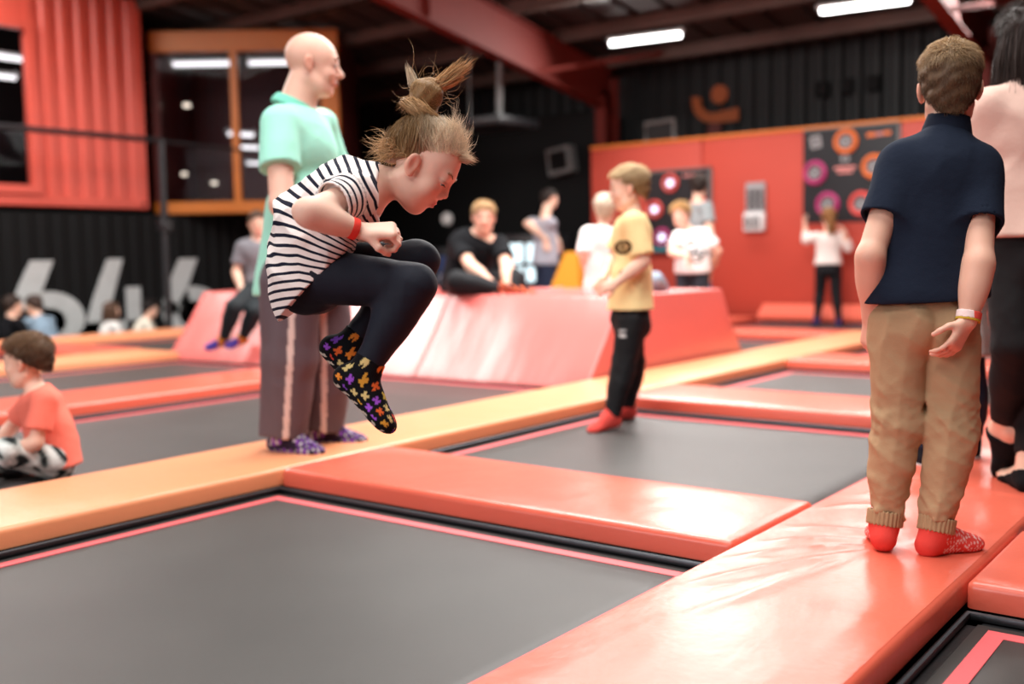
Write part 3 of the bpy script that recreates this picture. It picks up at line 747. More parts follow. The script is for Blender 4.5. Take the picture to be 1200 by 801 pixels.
def surface_nets(D, org, h):
    S = D < 0
    c = [S[i:S.shape[0] - 1 + i, j:S.shape[1] - 1 + j, k:S.shape[2] - 1 + k] for i in (0, 1) for j in (0, 1) for k in (0, 1)]
    cnt = sum(x.astype(np.int8) for x in c)
    cells = np.argwhere((cnt > 0) & (cnt < 8))
    idx = -np.ones(cnt.shape, np.int32); idx[tuple(cells.T)] = np.arange(len(cells))
    cs = np.array([(i, j, k) for i in (0, 1) for j in (0, 1) for k in (0, 1)])
    vals = np.stack([D[tuple((cells + o).T)] for o in cs], 1)
    acc = np.zeros((len(cells), 3)); num = np.zeros(len(cells))
    for a in range(8):
        for b_ in range(a + 1, 8):
            if np.abs(cs[a] - cs[b_]).sum() != 1: continue
            va, vb = vals[:, a], vals[:, b_]; m = (va < 0) != (vb < 0)
            t = np.where(m, va / np.where(np.abs(va - vb) < 1e-9, 1, va - vb), 0)
            acc += m[:, None] * (cs[a] + t[:, None] * (cs[b_] - cs[a])); num += m
    V = org + (cells + acc / num[:, None]) * h
    Q = []
    for ax in range(3):
        o = [1, 1, 1]; o[ax] = 0
        sl0 = [slice(None)] * 3; sl1 = [slice(None)] * 3; sl0[ax] = slice(0, -1); sl1[ax] = slice(1, None)
        ch = S[tuple(sl0)] != S[tuple(sl1)]
        e = np.argwhere(ch); u, v = [(1, 2), (2, 0), (0, 1)][ax]
        e = e[(e[:, u] > 0) & (e[:, v] > 0) & (e[:, u] < idx.shape[u]) & (e[:, v] < idx.shape[v])]
        du = np.zeros(3, int); du[u] = 1; dv = np.zeros(3, int); dv[v] = 1
        q = np.stack([idx[tuple((e - du - dv).T)], idx[tuple((e - dv).T)], idx[tuple(e.T)], idx[tuple((e - du).T)]], 1)
        flip = ~S[tuple(e.T)]
        q[flip] = q[flip][:, ::-1]
        Q.append(q[(q >= 0).all(1)])
    Q = np.concatenate(Q)
    return V, Q

def vnormals(V, Q):
    n = np.cross(V[Q[:, 2]] - V[Q[:, 0]], V[Q[:, 3]] - V[Q[:, 1]]); N = np.zeros_like(V)
    for i in range(4): np.add.at(N, Q[:, i], n)
    return N / (np.linalg.norm(N, axis=1, keepdims=True) + 1e-12)

def frame_of(right, up):
    up = nrm(up); r = A3(right); r = nrm(r - (r @ up) * up); return np.array([r, np.cross(up, r), up])   # rows right, forward, up

def strands_mesh(roots, dirs, length, rad, bend, segs=4, colors=None, curl=0.0, rng=RNG):
    """tapered three-sided hairs"""
    n = len(roots); t = np.linspace(0, 1, segs + 1)
    d = dirs / (np.linalg.norm(dirs, axis=1, keepdims=True) + 1e-9)
    L = np.asarray(length).reshape(-1, 1)
    side = np.cross(d, rng.normal(size=(n, 3))); side /= np.linalg.norm(side, axis=1, keepdims=True) + 1e-9
    o2 = np.cross(d, side)
    pts = []
    for tt in t:
        pts.append(roots + d * L * tt + bend * (L * tt * tt) + side * (curl * L * math.sin(3.0 * tt)))
    V = []
    for i, tt in enumerate(t):
        r = rad * (1 - .85 * tt ** 1.5)
        for k in range(3):
            a = 2 * math.pi * k / 3; V.append(pts[i] + r * (math.cos(a) * side + math.sin(a) * o2))
    V = np.stack(V, 1)                                   # n, (segs+1)*3, 3
    m = (segs + 1) * 3; q = []
    for i in range(segs):
        for k in range(3): q.append((i * 3 + k, i * 3 + (k + 1) % 3, (i + 1) * 3 + (k + 1) % 3, (i + 1) * 3 + k))
    Q = (np.arange(n)[:, None, None] * m + np.array(q)[None]).reshape(-1, 4)
    return V.reshape(-1, 3), Q, m

M['skin'] = mat('skin', rough=0.5, spec=0.35, attr='Col', sss=0.12, bump=0.0003, bscale=350)
M['hair'] = mat('hair_strands', rough=0.5, spec=0.3, attr='Col')
M['cloth'] = mat('woven_cloth', rough=0.9, spec=0.12, attr='Col', bump=0.0006, bscale=420, bump2=0.003, b2scale=22)
M['knit'] = mat('sock_knit', rough=0.9, spec=0.15, attr='Col', bump=0.0012, bscale=380)
M['gloss'] = mat('eye_gloss', rough=0.08, spec=0.6, attr='Col', bump=0.00001)
M['denim'] = mat('smooth_legging', rough=0.72, spec=0.25, attr='Col', bump=0.0004, bscale=500, bump2=0.002, b2scale=14)
def stripe_mat():
    m = bpy.data.materials.new('striped_jersey'); m.use_nodes = True; n = m.node_tree.nodes; l = m.node_tree.links
    b = n['Principled BSDF']; b.inputs['Roughness'].default_value = .9; b.inputs['Specular IOR Level'].default_value = .15
    a = n.new('ShaderNodeAttribute'); a.attribute_name = 'stripe'
    tc = n.new('ShaderNodeTexCoord'); nz = n.new('ShaderNodeTexNoise'); nz.inputs['Scale'].default_value = 25
    l.new(tc.outputs['Object'], nz.inputs['Vector'])
    ad = n.new('ShaderNodeMath'); ad.operation = 'MULTIPLY_ADD'; ad.inputs[1].default_value = .12; l.new(nz.outputs['Fac'], ad.inputs[0]); l.new(a.outputs['Fac'], ad.inputs[2])
    fr = n.new('ShaderNodeMath'); fr.operation = 'FRACT'; l.new(ad.outputs[0], fr.inputs[0])
    rp = n.new('ShaderNodeValToRGB'); rp.color_ramp.interpolation = 'LINEAR'
    e = rp.color_ramp.elements; e[0].position = 0.60; e[0].color = (*lin('f0e4e0'), 1); e[1].position = 0.63; e[1].color = (*lin('1a1c2c'), 1)
    q = e.new(0.95); q.color = (*lin('1a1c2c'), 1); q2 = e.new(0.985); q2.color = (*lin('f0e4e0'), 1)
    l.new(fr.outputs[0], rp.inputs[0]); l.new(rp.outputs[0], b.inputs['Base Color'])
    bp = n.new('ShaderNodeBump'); bp.inputs['Distance'].default_value = .002; n2 = n.new('ShaderNodeTexNoise'); n2.inputs['Scale'].default_value = 35
    l.new(tc.outputs['Object'], n2.inputs['Vector']); l.new(n2.outputs['Fac'], bp.inputs['Height']); l.new(bp.outputs['Normal'], b.inputs['Normal'])
    return m
M['stripes'] = stripe_mat()

SKIN = lin('eabfa8'); SKIN2 = lin('e2ad95')

def head_prims(S, J, hh, kid, lids=1.0):
    s = hh / .23; hf = nrm(J['hf']); hu = A3(J['hu']); hu = nrm(hu - (hu @ hf) * hf); hr = np.cross(hf, hu)
    F = np.array([hr, hf, hu]); c = A3(J['hed'])
    W = lambda r, f, u: c + s * (r * hr + f * hf + u * hu)
    cz = .028 if kid else .022
    S.ell(W(0, -.012, cz + .012), F, s * A3((.074, .094, .084)), .02)                 # cranium
    S.ell(W(0, .040, .018), F, s * A3((.060, .052, .062)), .03)                     # forehead
    S.ell(W(0, .036, -.045), F, s * A3((.058 if kid else .056, .054, .062)), .03)   # face
    S.cone(W(-.034, .034, -.082), W(.034, .034, -.082), s * .021, s * .021, .03)   # jaw width
    S.cone(W(-.050, -.008, -.056), W(-.026, .052, -.094), s * .016, s * .016, .03)
    S.cone(W(.050, -.008, -.056), W(.026, .052, -.094), s * .016, s * .016, .03)
    S.ell(W(0, .060 if kid else .068, -.097), F, s * A3((.022, .018, .016)), .022)                   # chin
    for x in (-1, 1):
        S.ell(W(x * .036, .064, -.036), F, s * A3((.024, .022, .024)), .02)         # cheek
        S.ell(W(x * .033, .098, .002), F, s * A3((.019, .014, .012)), .014, 's')    # socket
    S.cone(W(-.03, .082, .019), W(.03, .082, .019), s * .011, s * .011, .018)       # brow
    S.cone(W(0, .088, .006), W(0, .103 if kid else .112, -.025 if kid else -.031), s * .0085, s * (.0105 if kid else .0125), .012)   # nose
    for x in (-1, 1): S.ell(W(x * .0115, .094, -.036), F, s * A3((.0085, .010, .007)), .006)
    S.ell(W(0, .083, -.060), F, s * A3((.026, .013, .016)), .012)                   # muzzle
    S.ell(W(0, .0935, -.0575), F, s * A3((.021, .0075, .0048)), .003)                # lips
    S.ell(W(0, .0925, -.0685), F, s * A3((.018, .0078, .0052)), .003)
    S.ell(W(0, .102, -.063), F, s * A3((.018, .008, .0012)), .003, 's')
    for x in (-1, 1):
        S.ell(W(x * .033, .0800, .0035), F, s * A3((.0150, .0140 * lids, .0105 * lids)), .004)      # lids over the eyeballs
        e0 = nrm(x * hr * .88 + hf * .45); e2 = nrm(hu * .97 - hf * .2); e2 = nrm(e2 - (e2 @ e0) * e0); Fe = np.array([e0, np.cross(e2, e0), e2])
        ef, eu = (.002, -.012) if kid else (-.010, -.006)
        S.ell(W(x * .081, ef, eu), Fe, s * A3((.0085, .019, .030)), .006)      # ear
        S.ell(W(x * .088, ef + .006, eu + .003), Fe, s * A3((.0065, .010, .018)), .006, 's')
        S.ell(W(x * .077, ef + .010, eu - .024), Fe, s * A3((.007, .009, .009)), .006)        # lobe
    return W, F, s

def hand_prims(S, wr, fd, pn, size, side, curl=.35, spread=.06, rmin=0.0):
    """wr wrist, fd finger direction, pn palm normal (the way the palm faces), side +1 = right hand"""
    wr = A3(wr); fd = nrm(fd); pn = A3(pn); pn = nrm(pn - (pn @ fd) * fd); ac = np.cross(pn, fd) * side   # towards thumb side
    s = size / .18; R = lambda r: max(r * s, rmin)
    # right hand, palm facing pn, fingers fd: thumb direction
    P0 = wr + fd * .022 * s; P1 = wr + fd * .082 * s
    for o in (-.026, -.009, .009, .025): S.cone(wr + fd * .012 * s + ac * o * .62 * s, P1 + ac * o * s, R(.0165), R(.0135), .012, flat=(pn, .78))
    L = (.062, .074, .080, .073); off = (-.030, -.0105, .010, .029)
    for i in range(4):
        b_ = P1 + ac * off[i] * s - fd * .004 * s; ang = 0; l = L[i] * s * np.array([.46, .3, .26]); r0 = R(.0088 if i else .0076)
        d0 = nrm(fd + ac * spread * (i - 1.4)); cu = curl * (1.1 - .06 * i); p = b_
        for j in range(3):
            ang += cu * (.75, 1.0, .8)[j]; d = math.cos(ang) * d0 + math.sin(ang) * pn
            q = p + d * l[j]; S.cone(p, q, r0 * (1 - .06 * j), r0 * (.95 - .1 * j), .0035); p = q
    tb = wr + fd * .024 * s + ac * .024 * s + pn * .006 * s; td = nrm(fd * .62 + ac * .72 + pn * (.25 + .3 * curl))
    q = tb + td * .036 * s; S.cone(tb, q, R(.0145), R(.0105), .01)
    td2 = nrm(td + fd * (.4) - ac * .75 * curl + pn * .35 * curl); q2 = q + td2 * .028 * s; S.cone(q, q2, R(.0102), R(.0095), .004)
    q3 = q2 + nrm(td2 - ac * .5 * curl + pn * .3 * curl) * .022 * s; S.cone(q2, q3, R(.0095), R(.0075), .004)

def foot_prims(S, an, kn, toe, L, add=0.0, k=.015, flatten=True):
    an = A3(an); up = nrm(A3(kn) - an); toe = nrm(toe)
    up = nrm(up - (up @ toe) * toe); sd = np.cross(toe, up); s = L / .25; F = np.array([sd, toe, up])
    ah = .072 * s
    S.cone(an + up * .02 * s, an - up * .035 * s - toe * .03 * s, .034 * s + add, .034 * s + add, k)
    S.cone(an - up * .038 * s - toe * .034 * s, an - up * .04 * s + toe * .06 * s, .032 * s + add, .032 * s + add, k)
    S.cone(an + up * .0 * s + toe * .02 * s, an - up * .045 * s + toe * .13 * s, .034 * s + add, .026 * s + add, k)
    S.ell(an - up * .05 * s + toe * .125 * s, F, A3((.042 * s, .055 * s, .024 * s)) + add, k)
    S.ell(an - up * .053 * s + toe * .155 * s + sd * .0, F, A3((.036 * s, .036 * s, .019 * s)) + add, k)
    return an - up * (ah + add), up, F

def posture(J, H, kid):
    """fill in missing joints"""
    J = {k: (A3(v) if isinstance(v, (tuple, list, np.ndarray)) else v) for k, v in J.items()}
    if 'mid' not in J: J['mid'] = (J['pel'] + J['che']) / 2
    return J

def stand(base, yaw, H, kid=False, lean=0.0, **ov):
    """joints of an upright figure; yaw = direction it faces (radians from +Y towards -X); ov = local (right, fwd, up) overrides"""
    base = A3(base); fw = A3((-math.sin(yaw), math.cos(yaw), 0)); rt = A3((math.cos(yaw), math.sin(yaw), 0)); up = A3((0, 0, 1))
    h = H
    hh = headh(H, kid)
    sw = .118 * h if not kid else .108 * h
    loc = dict(anl=(-.055 * h, -.01, .045 * h), anr=(.055 * h, -.01, .045 * h), knl=(-.055 * h, .015, .27 * h), knr=(.055 * h, .015, .27 * h),
               hil=(-.052 * h, 0, .50 * h), hir=(.052 * h, 0, .50 * h), pel=(0, 0, .53 * h), mid=(0, .01, .615 * h), che=(0, .0, .71 * h), nek=(0, -.01, .815 * h if not kid else .80 * h),
               shl=(-sw, -.005, .795 * h if not kid else .775 * h), shr=(sw, -.005, .795 * h if not kid else .775 * h))
    loc['hed'] = (0, .02, h - hh * .5)
    for s_, x in (('l', -1), ('r', 1)):
        loc['el' + s_] = (x * (sw + .05 * h), -.02, .63 * h); loc['wr' + s_] = (x * (sw + .06 * h), .02, .49 * h)
        loc['hd' + s_] = (0, .1, -1); loc['pn' + s_] = (-x, 0, 0); loc['to' + s_] = (x * .2, 1, 0)
    loc['hf'] = (0, 1, 0); loc['hu'] = (0, 0, 1)
    loc.update(ov)
    J = {}
    for k_, v in loc.items():
        v = A3(v); w_ = v[0] * rt + v[1] * fw + v[2] * up
        J[k_] = w_ if k_[:2] in ('hd', 'pn', 'to', 'hf', 'hu') else base + w_
    return J

def headh(H, kid): return (.19 + .012 * (H - 1.1) / .3) if kid else H * .132

def human(name, label, J, H, kid, res, skin=SKIN, shirt=None, pants=None, feet=None, hair=None, group=None, bulk=1.0, belly=0.0, head_h=None,
          hands=True, eyes=True, brow=lin('8a6a50'), curl=.35, handsize=None, footlen=None, extras=None, neck_r=None, lids=1.0):
    J = posture(J, H, kid)
    hh = head_h or headh(H, kid)
    g = H * bulk
    base = A3((J['pel'][0], J['pel'][1], min(J['anl'][2], J['anr'][2]) - .07))
    root = empty(name, tuple(base), label, 'person', group)
    hs = handsize or H * .106; fl = footlen or H * .152
    # radii
    ua = (.030 * g, .025 * g); fa = (.025 * g, .0165 * g); th = (.052 * g, .037 * g); ca = (.034 * g, .022 * g)
    Fp = frame_of(J['hir'] - J['hil'], J['mid'] - J['pel']); Fc = frame_of(J['shr'] - J['shl'], J['nek'] - J['che']); Fm = frame_of((J['hir'] - J['hil']) / np.linalg.norm(J['hir'] - J['hil']) + nrm(J['shr'] - J['shl']), J['che'] - J['pel'])
    pw = .092 * g; cw = .092 * g
    def torso(S, add=0.0, k=.05, neck=True):
        S.ell(J['pel'], Fp, A3((pw, .068 * g, .075 * g)) + add, k)
        S.ell(J['mid'] + Fm[1] * belly * .5, Fm, A3((.080 * g + belly * .35, .062 * g + belly * .6, .085 * g)) + add, k)
        S.ell(J['che'], Fc, A3((cw, .066 * g + belly * .25, .085 * g)) + add, k)
        S.cone(J['shl'] + (J['shr'] - J['shl']) * .08, J['shl'] + (J['shr'] - J['shl']) * .92, .036 * g + add, .036 * g + add, k)
        S.cone(J['che'] + Fc[2] * .05 * g, J['nek'] - Fc[2] * .01 * g, .055 * g + add, .034 * g + add, k)
    # ---- body
    S = SDF(); torso(S)
    for sd in 'lr':
        S.cone(J['sh' + sd], J['el' + sd], *ua, k=.03); S.cone(J['el' + sd], J['wr' + sd], *fa, k=.015)
        v = J['wr' + sd] - J['el' + sd]; S.ell(J['el' + sd] + v * .28, frame_of((1, .3, .2), v), A3((.0265 * g, .0265 * g, .06 * g)), .02)
        T = SDF(); T.cone(J['hi' + sd], J['kn' + sd], *th, k=.03); T.cone(J['kn' + sd], J['an' + sd], *ca, k=.02); S.group(T, .012)
        if feet is None or feet.get('skin', True): foot_prims(S, J['an' + sd], J['kn' + sd], J['to' + sd], fl)
        if hands: hand_prims(S, J['wr' + sd], J['hd' + sd], J['pn' + sd], hs, 1 if sd == 'r' else -1, curl if not isinstance(curl, tuple) else curl[0 if sd == 'l' else 1], rmin=res * .95)
    nt = A3(J['hed']) - nrm(J['hu']) * hh * .30 - nrm(J['hf']) * hh * (.06 if kid else .10)
    nr = neck_r or (.031 * g if kid else .036 * g); S.cone(J['nek'] - Fc[2] * .02, nt, nr, nr * .95, .025)
    W, F, s = head_prims(S, J, hh, kid, lids)
    V, Q = S.mesh(res)
    q = (V - A3(J['hed'])) @ F.T / s                     # head coordinates
    col = np.tile(A3(skin), (len(V), 1))
    def blend(wt, c): 
        nonlocal col; wt = np.clip(wt, 0, 1)[:, None]; col = col * (1 - wt) + A3(c) * wt
    face = (np.abs(q) < .14).all(1)
    blend(face * .45 * np.exp(-(((np.abs(q[:, 0]) - .042) / .02) ** 2 + ((q[:, 2] + .034) / .02) ** 2)) * (q[:, 1] > .03), lin('d8806c'))
    blend(face * .35 * np.exp(-((q[:, 0] / .015) ** 2 + ((q[:, 2] + .034) / .012) ** 2)) * (q[:, 1] > .08), lin('d8806c'))
    blend(face * .5 * (np.abs(q[:, 0]) > .074) * (np.abs(q[:, 2]) < .05), lin('dc8c74'))
    blend(face * .8 * np.exp(-((q[:, 0] / .019) ** 4 + ((q[:, 2] + .063) / .0105) ** 4)) * (q[:, 1] > .075), lin('c0605a'))
    blend(face * .55 * np.exp(-(((np.abs(q[:, 0]) - .033) / .017) ** 4 + ((q[:, 2] - .002) / .0035) ** 2)) * (q[:, 1] > .07), lin('3a2822'))
    for sd in 'lr':
        dh = np.linalg.norm(V - (J['wr' + sd] + nrm(J['hd' + sd]) * hs * .75), axis=1); blend(.3 * np.exp(-(dh / (hs * .4)) ** 2), lin('dd8f7c'))
        de = np.linalg.norm(V - J['el' + sd], axis=1); blend(.22 * np.exp(-(de / (.03 * H)) ** 2), lin('dd8f7c'))
    body = child('body', np_mesh('body', V, Q, cols=col), M['skin'], root)
    # ---- eyes and brows
    if eyes:
        for x in (-1, 1):
            bm = bmesh.new(); bmesh.ops.create_uvsphere(bm, u_segments=14, v_segments=10, radius=s * .0112)
            me = bpy.data.meshes.new('eye'); bm.to_mesh(me); bm.free()
            vv = np.empty(len(me.vertices) * 3, F32); me.vertices.foreach_get('co', vv); vv = vv.reshape(-1, 3)
            gz = nrm(J['gaze']) if 'gaze' in J else nrm(A3(J['hf']) - .12 * A3(J['hu']))
            c = W(x * .032, .0815, -.001); dt = (vv @ gz) / (s * .0112)
            cc = np.where(dt[:, None] > .93, A3((.01, .01, .01)), np.where(dt[:, None] > .72, A3(lin('4a5a68')), A3(lin('e8e4e0'))))
            me.vertices.foreach_set('co', (vv + c).astype(F32).ravel()); me.polygons.foreach_set('use_smooth', np.ones(len(me.polygons), bool))
            a = me.color_attributes.new('Col', 'FLOAT_COLOR', 'POINT'); a.data.foreach_set('color', np.c_[cc, np.ones(len(cc))].astype(F32).ravel())
            child('eye', me, M['gloss'], root)
            n = 46; u = RNG.uniform(0, 1, n)
            rts = np.array([W(x * (.014 + .032 * t), .0985 - .014 * t ** 2, .020 + .006 * math.sin(2.2 * t) + RNG.uniform(-.002, .002)) for t in u])
            dr = np.tile(x * F[0] * .9 + F[2] * .25 + F[1] * .12, (n, 1)) + RNG.normal(0, .1, (n, 3))
            Vv, Qq, m_ = strands_mesh(rts, dr, np.full(n, s * .012), s * .0009, np.zeros(3) - F[1] * .2, 2)
            child('eyebrow', np_mesh('eyebrow', Vv, Qq, cols=np.tile(A3(brow), (len(Vv), 1))), M['hair'], root)
    # ---- trousers
    if pants:
        add = pants.get('loose', .008); cuff = pants.get('cuff', .012); top = pants.get('top', .05); 
        S = SDF()
        wc = [(J['pel'] + Fp[2] * top * g, Fp[2])]
        S.ell(J['pel'], Fp, A3((pw * pants.get('hipw', 1), .070 * g, .08 * g)) + add, .04, clips=wc)
        if belly: S.ell(J['pel'] + Fp[1] * belly * .3 + Fp[2] * .03, Fp, A3((.086 * g + belly * .3, .062 * g + belly * .45, .07 * g)) + add, .04, clips=wc)
        for sd in 'lr':
            h, kn, an = J['hi' + sd], J['kn' + sd], J['an' + sd]
            T = SDF(); T.cone(h, kn, th[0] + add * 1.1, th[1] + add * pants.get('knee', 1.2), .035)
            e = an + (kn - an) * pants.get('end', 0.06)
            ax = nrm(e - kn)
            T.cone(kn, e + ax * .03, ca[0] + add * pants.get('calf', 1.4), ca[1] + cuff, .025, clips=[(e, ax)])
            v = an - kn; T.ell(kn + v * .3 - Fp[1] * .004, frame_of((1, .2, .1), v), A3((ca[0] + add, ca[0] + add, .075 * g)), .03)
            bt = J['pel'] * .5 + h * .5 - Fp[1] * .026 * g - Fp[2] * .02 * g
            T.ell(bt, Fp, A3((.044 * g, .050 * g, .056 * g)) + add * .8, .03); S.group(T, pants.get('legk', .012))
        def wm(P):
            m = np.full(len(P), .45)
            for sd in 'lr':
                for jn, wdt, a_ in (('kn', .10 * H, 1.0), ('an', .09 * H, 1.25), ('hi', .07 * H, .6)):
                    m = np.maximum(m, a_ * np.exp(-(np.linalg.norm(P - J[jn + sd], axis=1) / wdt) ** 2))
            return m
        if pants.get('fold', .004): S.ridge(pants.get('fold', .004) * 1.3, pants.get('ff', 45) * .8, pants.get('seed', 3), pants.get('zs', 2.2), wm)
        if pants.get('fold2'): S.ridge(pants['fold2'], 66, 12, 2.6, lambda P: np.maximum.reduce([np.exp(-(np.linalg.norm(P - J[j + sd], axis=1) / w_) ** 2) for sd in 'lr' for j, w_ in (('kn', .085), ('an', .13))]))
        for sd in ('' if pants.get('nocav') or res > .0055 else 'lr'):
            kn, an = J['kn' + sd], J['an' + sd]; e = an + (kn - an) * pants.get('end', 0.06); ax = nrm(e - kn)
            S.cone(e - ax * .03, e + ax * .03, ca[1] + cuff - max(.004, res * 1.2), ca[1] + cuff - max(.004, res * 1.2), 0, 's')
        V, Q = S.mesh(max(pants.get('res', res), .0035))
        pc = pants['color']; cl = pc(V, J) if callable(pc) else np.tile(A3(pc), (len(V), 1))
        child(pants.get('name', 'trousers'), np_mesh('trousers', V, Q, cols=cl), pants.get('mat', M['denim']), root)
    # ---- shirt
    if shirt:
        add = shirt.get('loose', .012); S = SDF(); hemd = shirt.get('hem', .07)
        S2 = S; torso(S2, add)
        hem = A3(shirt['hemp']) if 'hemp' in shirt else J['pel'] - Fp[2] * hemd * H; hn = A3(shirt['hemn']) if 'hemn' in shirt else -Fp[2]
        S.cone(J['mid'] + Fm[1] * belly * .4, hem, .082 * g + add + belly * .35, pw + add + shirt.get('flare', .008) + belly * .2, .05, flat=(Fp[1], .80 + belly * 1.6))
        if shirt.get('extra'): shirt['extra'](S)
        neckp = J['nek'] + Fc[2] * shirt.get('neck', .0) - Fc[1] * .0
        S.clip(neckp, nrm(Fc[2] + Fc[1] * shirt.get('scoop', .35)))
        sl = shirt.get('sleeve', .55)
        for sd in 'lr':
            a, e, wv = J['sh' + sd], J['el' + sd], J['wr' + sd]; so = shirt.get('sl', .012)
            if sl <= 1:
                p = a + (e - a) * sl; ax = nrm(e - a); T = SDF(); T.cone(a, p + ax * .05, ua[0] + so * .8, ua[0] + so * 1.25, .03, clips=[(p, ax)])
                rr = ua[0] + so * 1.25 - max(.008, res * 2.3)
                if res < .0055: T.cone(p - ax * .02, p + ax * .04, rr, rr, 0, 's', clips=[(p - ax * .02, -ax)])
                S.group(T, .025)
            else:
                S.cone(a, e, ua[0] + so * .8, ua[1] + so, .03); p = e + (wv - e) * (sl - 1); ax = nrm(wv - e)
                S.cone(e, p + ax * .05, fa[0] + so, fa[1] + so, .02, clips=[(p, ax)])
        def wm(P):
            m = shirt_mask(P)
            for sd_ in 'lr':
                if sl <= 1: pe = J['sh' + sd_] + (J['el' + sd_] - J['sh' + sd_]) * sl
                else: pe = J['el' + sd_] + (J['wr' + sd_] - J['el' + sd_]) * (sl - 1)
                m = m * (1 - .95 * np.exp(-(np.linalg.norm(P - pe, axis=1) / .085) ** 4))
            return m
        def shirt_mask(P):
            m = np.full(len(P), .6) + .7 * np.exp(-(np.linalg.norm(P - J['mid'], axis=1) / (.12 * H)) ** 2)
            return m
        if shirt.get('straight'): S.cone(J['che'], hem, cw + add + shirt['straight'], pw + add + shirt['straight'], .05, flat=(Fp[1], .74 + belly * 1.6))
        if shirt.get('fold', .004): S.ridge(shirt.get('fold', .004) * 1.3, shirt.get('ff', 32) * .85, shirt.get('seed', 5), shirt.get('zs', .7), wm)
        th_ = max(.008, res * 2.3)
        for sd in 'lr':
            a, e, wv = J['sh' + sd], J['el' + sd], J['wr' + sd]; so = shirt.get('sl', .012)
            if sl <= 1: continue
            p = e + (wv - e) * (sl - 1); ax = nrm(wv - e); rr = fa[1] + so - th_ + .004
            if rr > 0 and res < .0055: S.cone(p - ax * .02, p + ax * .04, rr, rr, 0, 's', clips=[(p - ax * .02, -ax)])
        S.clip(hem, hn)
        V, Q = S.mesh(max(shirt.get('res', res), .003))
        sc_ = shirt['color']; cl = sc_(V, J) if callable(sc_) else np.tile(A3(sc_), (len(V), 1))
        fa_ = None
        if 'stripe' in shirt: fa_ = {'stripe': shirt['stripe'](V, J)}
        so_ = child(shirt.get('name', 'shirt'), np_mesh('shirt', V, Q, cols=cl, fattr=fa_), shirt.get('mat', M['cloth']), root)
        if shirt.get('collar'):
            S = SDF(); cr = (.031 if kid else .036) * g
            cr = max(cr, nr); ax = nrm(nt - J['nek']); b0 = J['nek'] - ax * .012; b1 = J['nek'] + ax * shirt.get('collar_h', .03)
            S.cone(b0, b1, cr + .022, cr + .010, .01, clips=[(b1, ax), (b0 - ax * .012, -ax)])
            S.cone(b0 - ax * .1, b1 + ax * .1, cr + .006, cr + .004, 0, 's')
            V, Q = S.mesh(max(.003, min(res, .0045)))
            child('collar', np_mesh('collar', V, Q, cols=np.tile(A3(shirt.get('collar_color', sc_ if not callable(sc_) else (1, 1, 1))), (len(V), 1))), M['cloth'], so_)
    # ---- socks / shoes
    if feet:
        for sd in 'lr':
            S = SDF(); add = feet.get('add', .004)
            sole, up, Ff = foot_prims(S, J['an' + sd], J['kn' + sd], J['to' + sd], fl, add)
            hgt = feet.get('height', .06); an, kn = J['an' + sd], J['kn' + sd]; ax = nrm(kn - an)
            S.cone(an, an + ax * hgt, ca[1] + add + .004, ca[1] + add + .006, .015)
            S.clip(an + ax * hgt, ax); S.clip(sole, -up)
            V, Q = S.mesh(max(feet.get('res', res), .003))
            fc = feet['color']; cl = fc(V, Ff, an, sole, up, sd) if callable(fc) else np.tile(A3(fc), (len(V), 1))
            so = child(feet.get('name', 'sock'), np_mesh('sock', V, Q, cols=cl), M['knit'], root)
            if feet.get('sole'):
                S = SDF(); foot_prims(S, J['an' + sd], J['kn' + sd], J['to' + sd], fl, add + .004); S.clip(sole + up * .018, up); S.clip(sole - up * .003, -up)
                V, Q = S.mesh(max(res, .004)); child('sole', np_mesh('sole', V, Q, cols=np.tile(A3(feet['sole']), (len(V), 1))), M['knit'], so)
    # ---- hair
    if hair: hair(root, J, W, F, s, res)
    if extras: extras(root, J, W, F, s, dict(g=g, ua=ua, fa=fa, ca=ca, Fp=Fp, Fc=Fc, Fm=Fm, hs=hs, fl=fl))
    return root

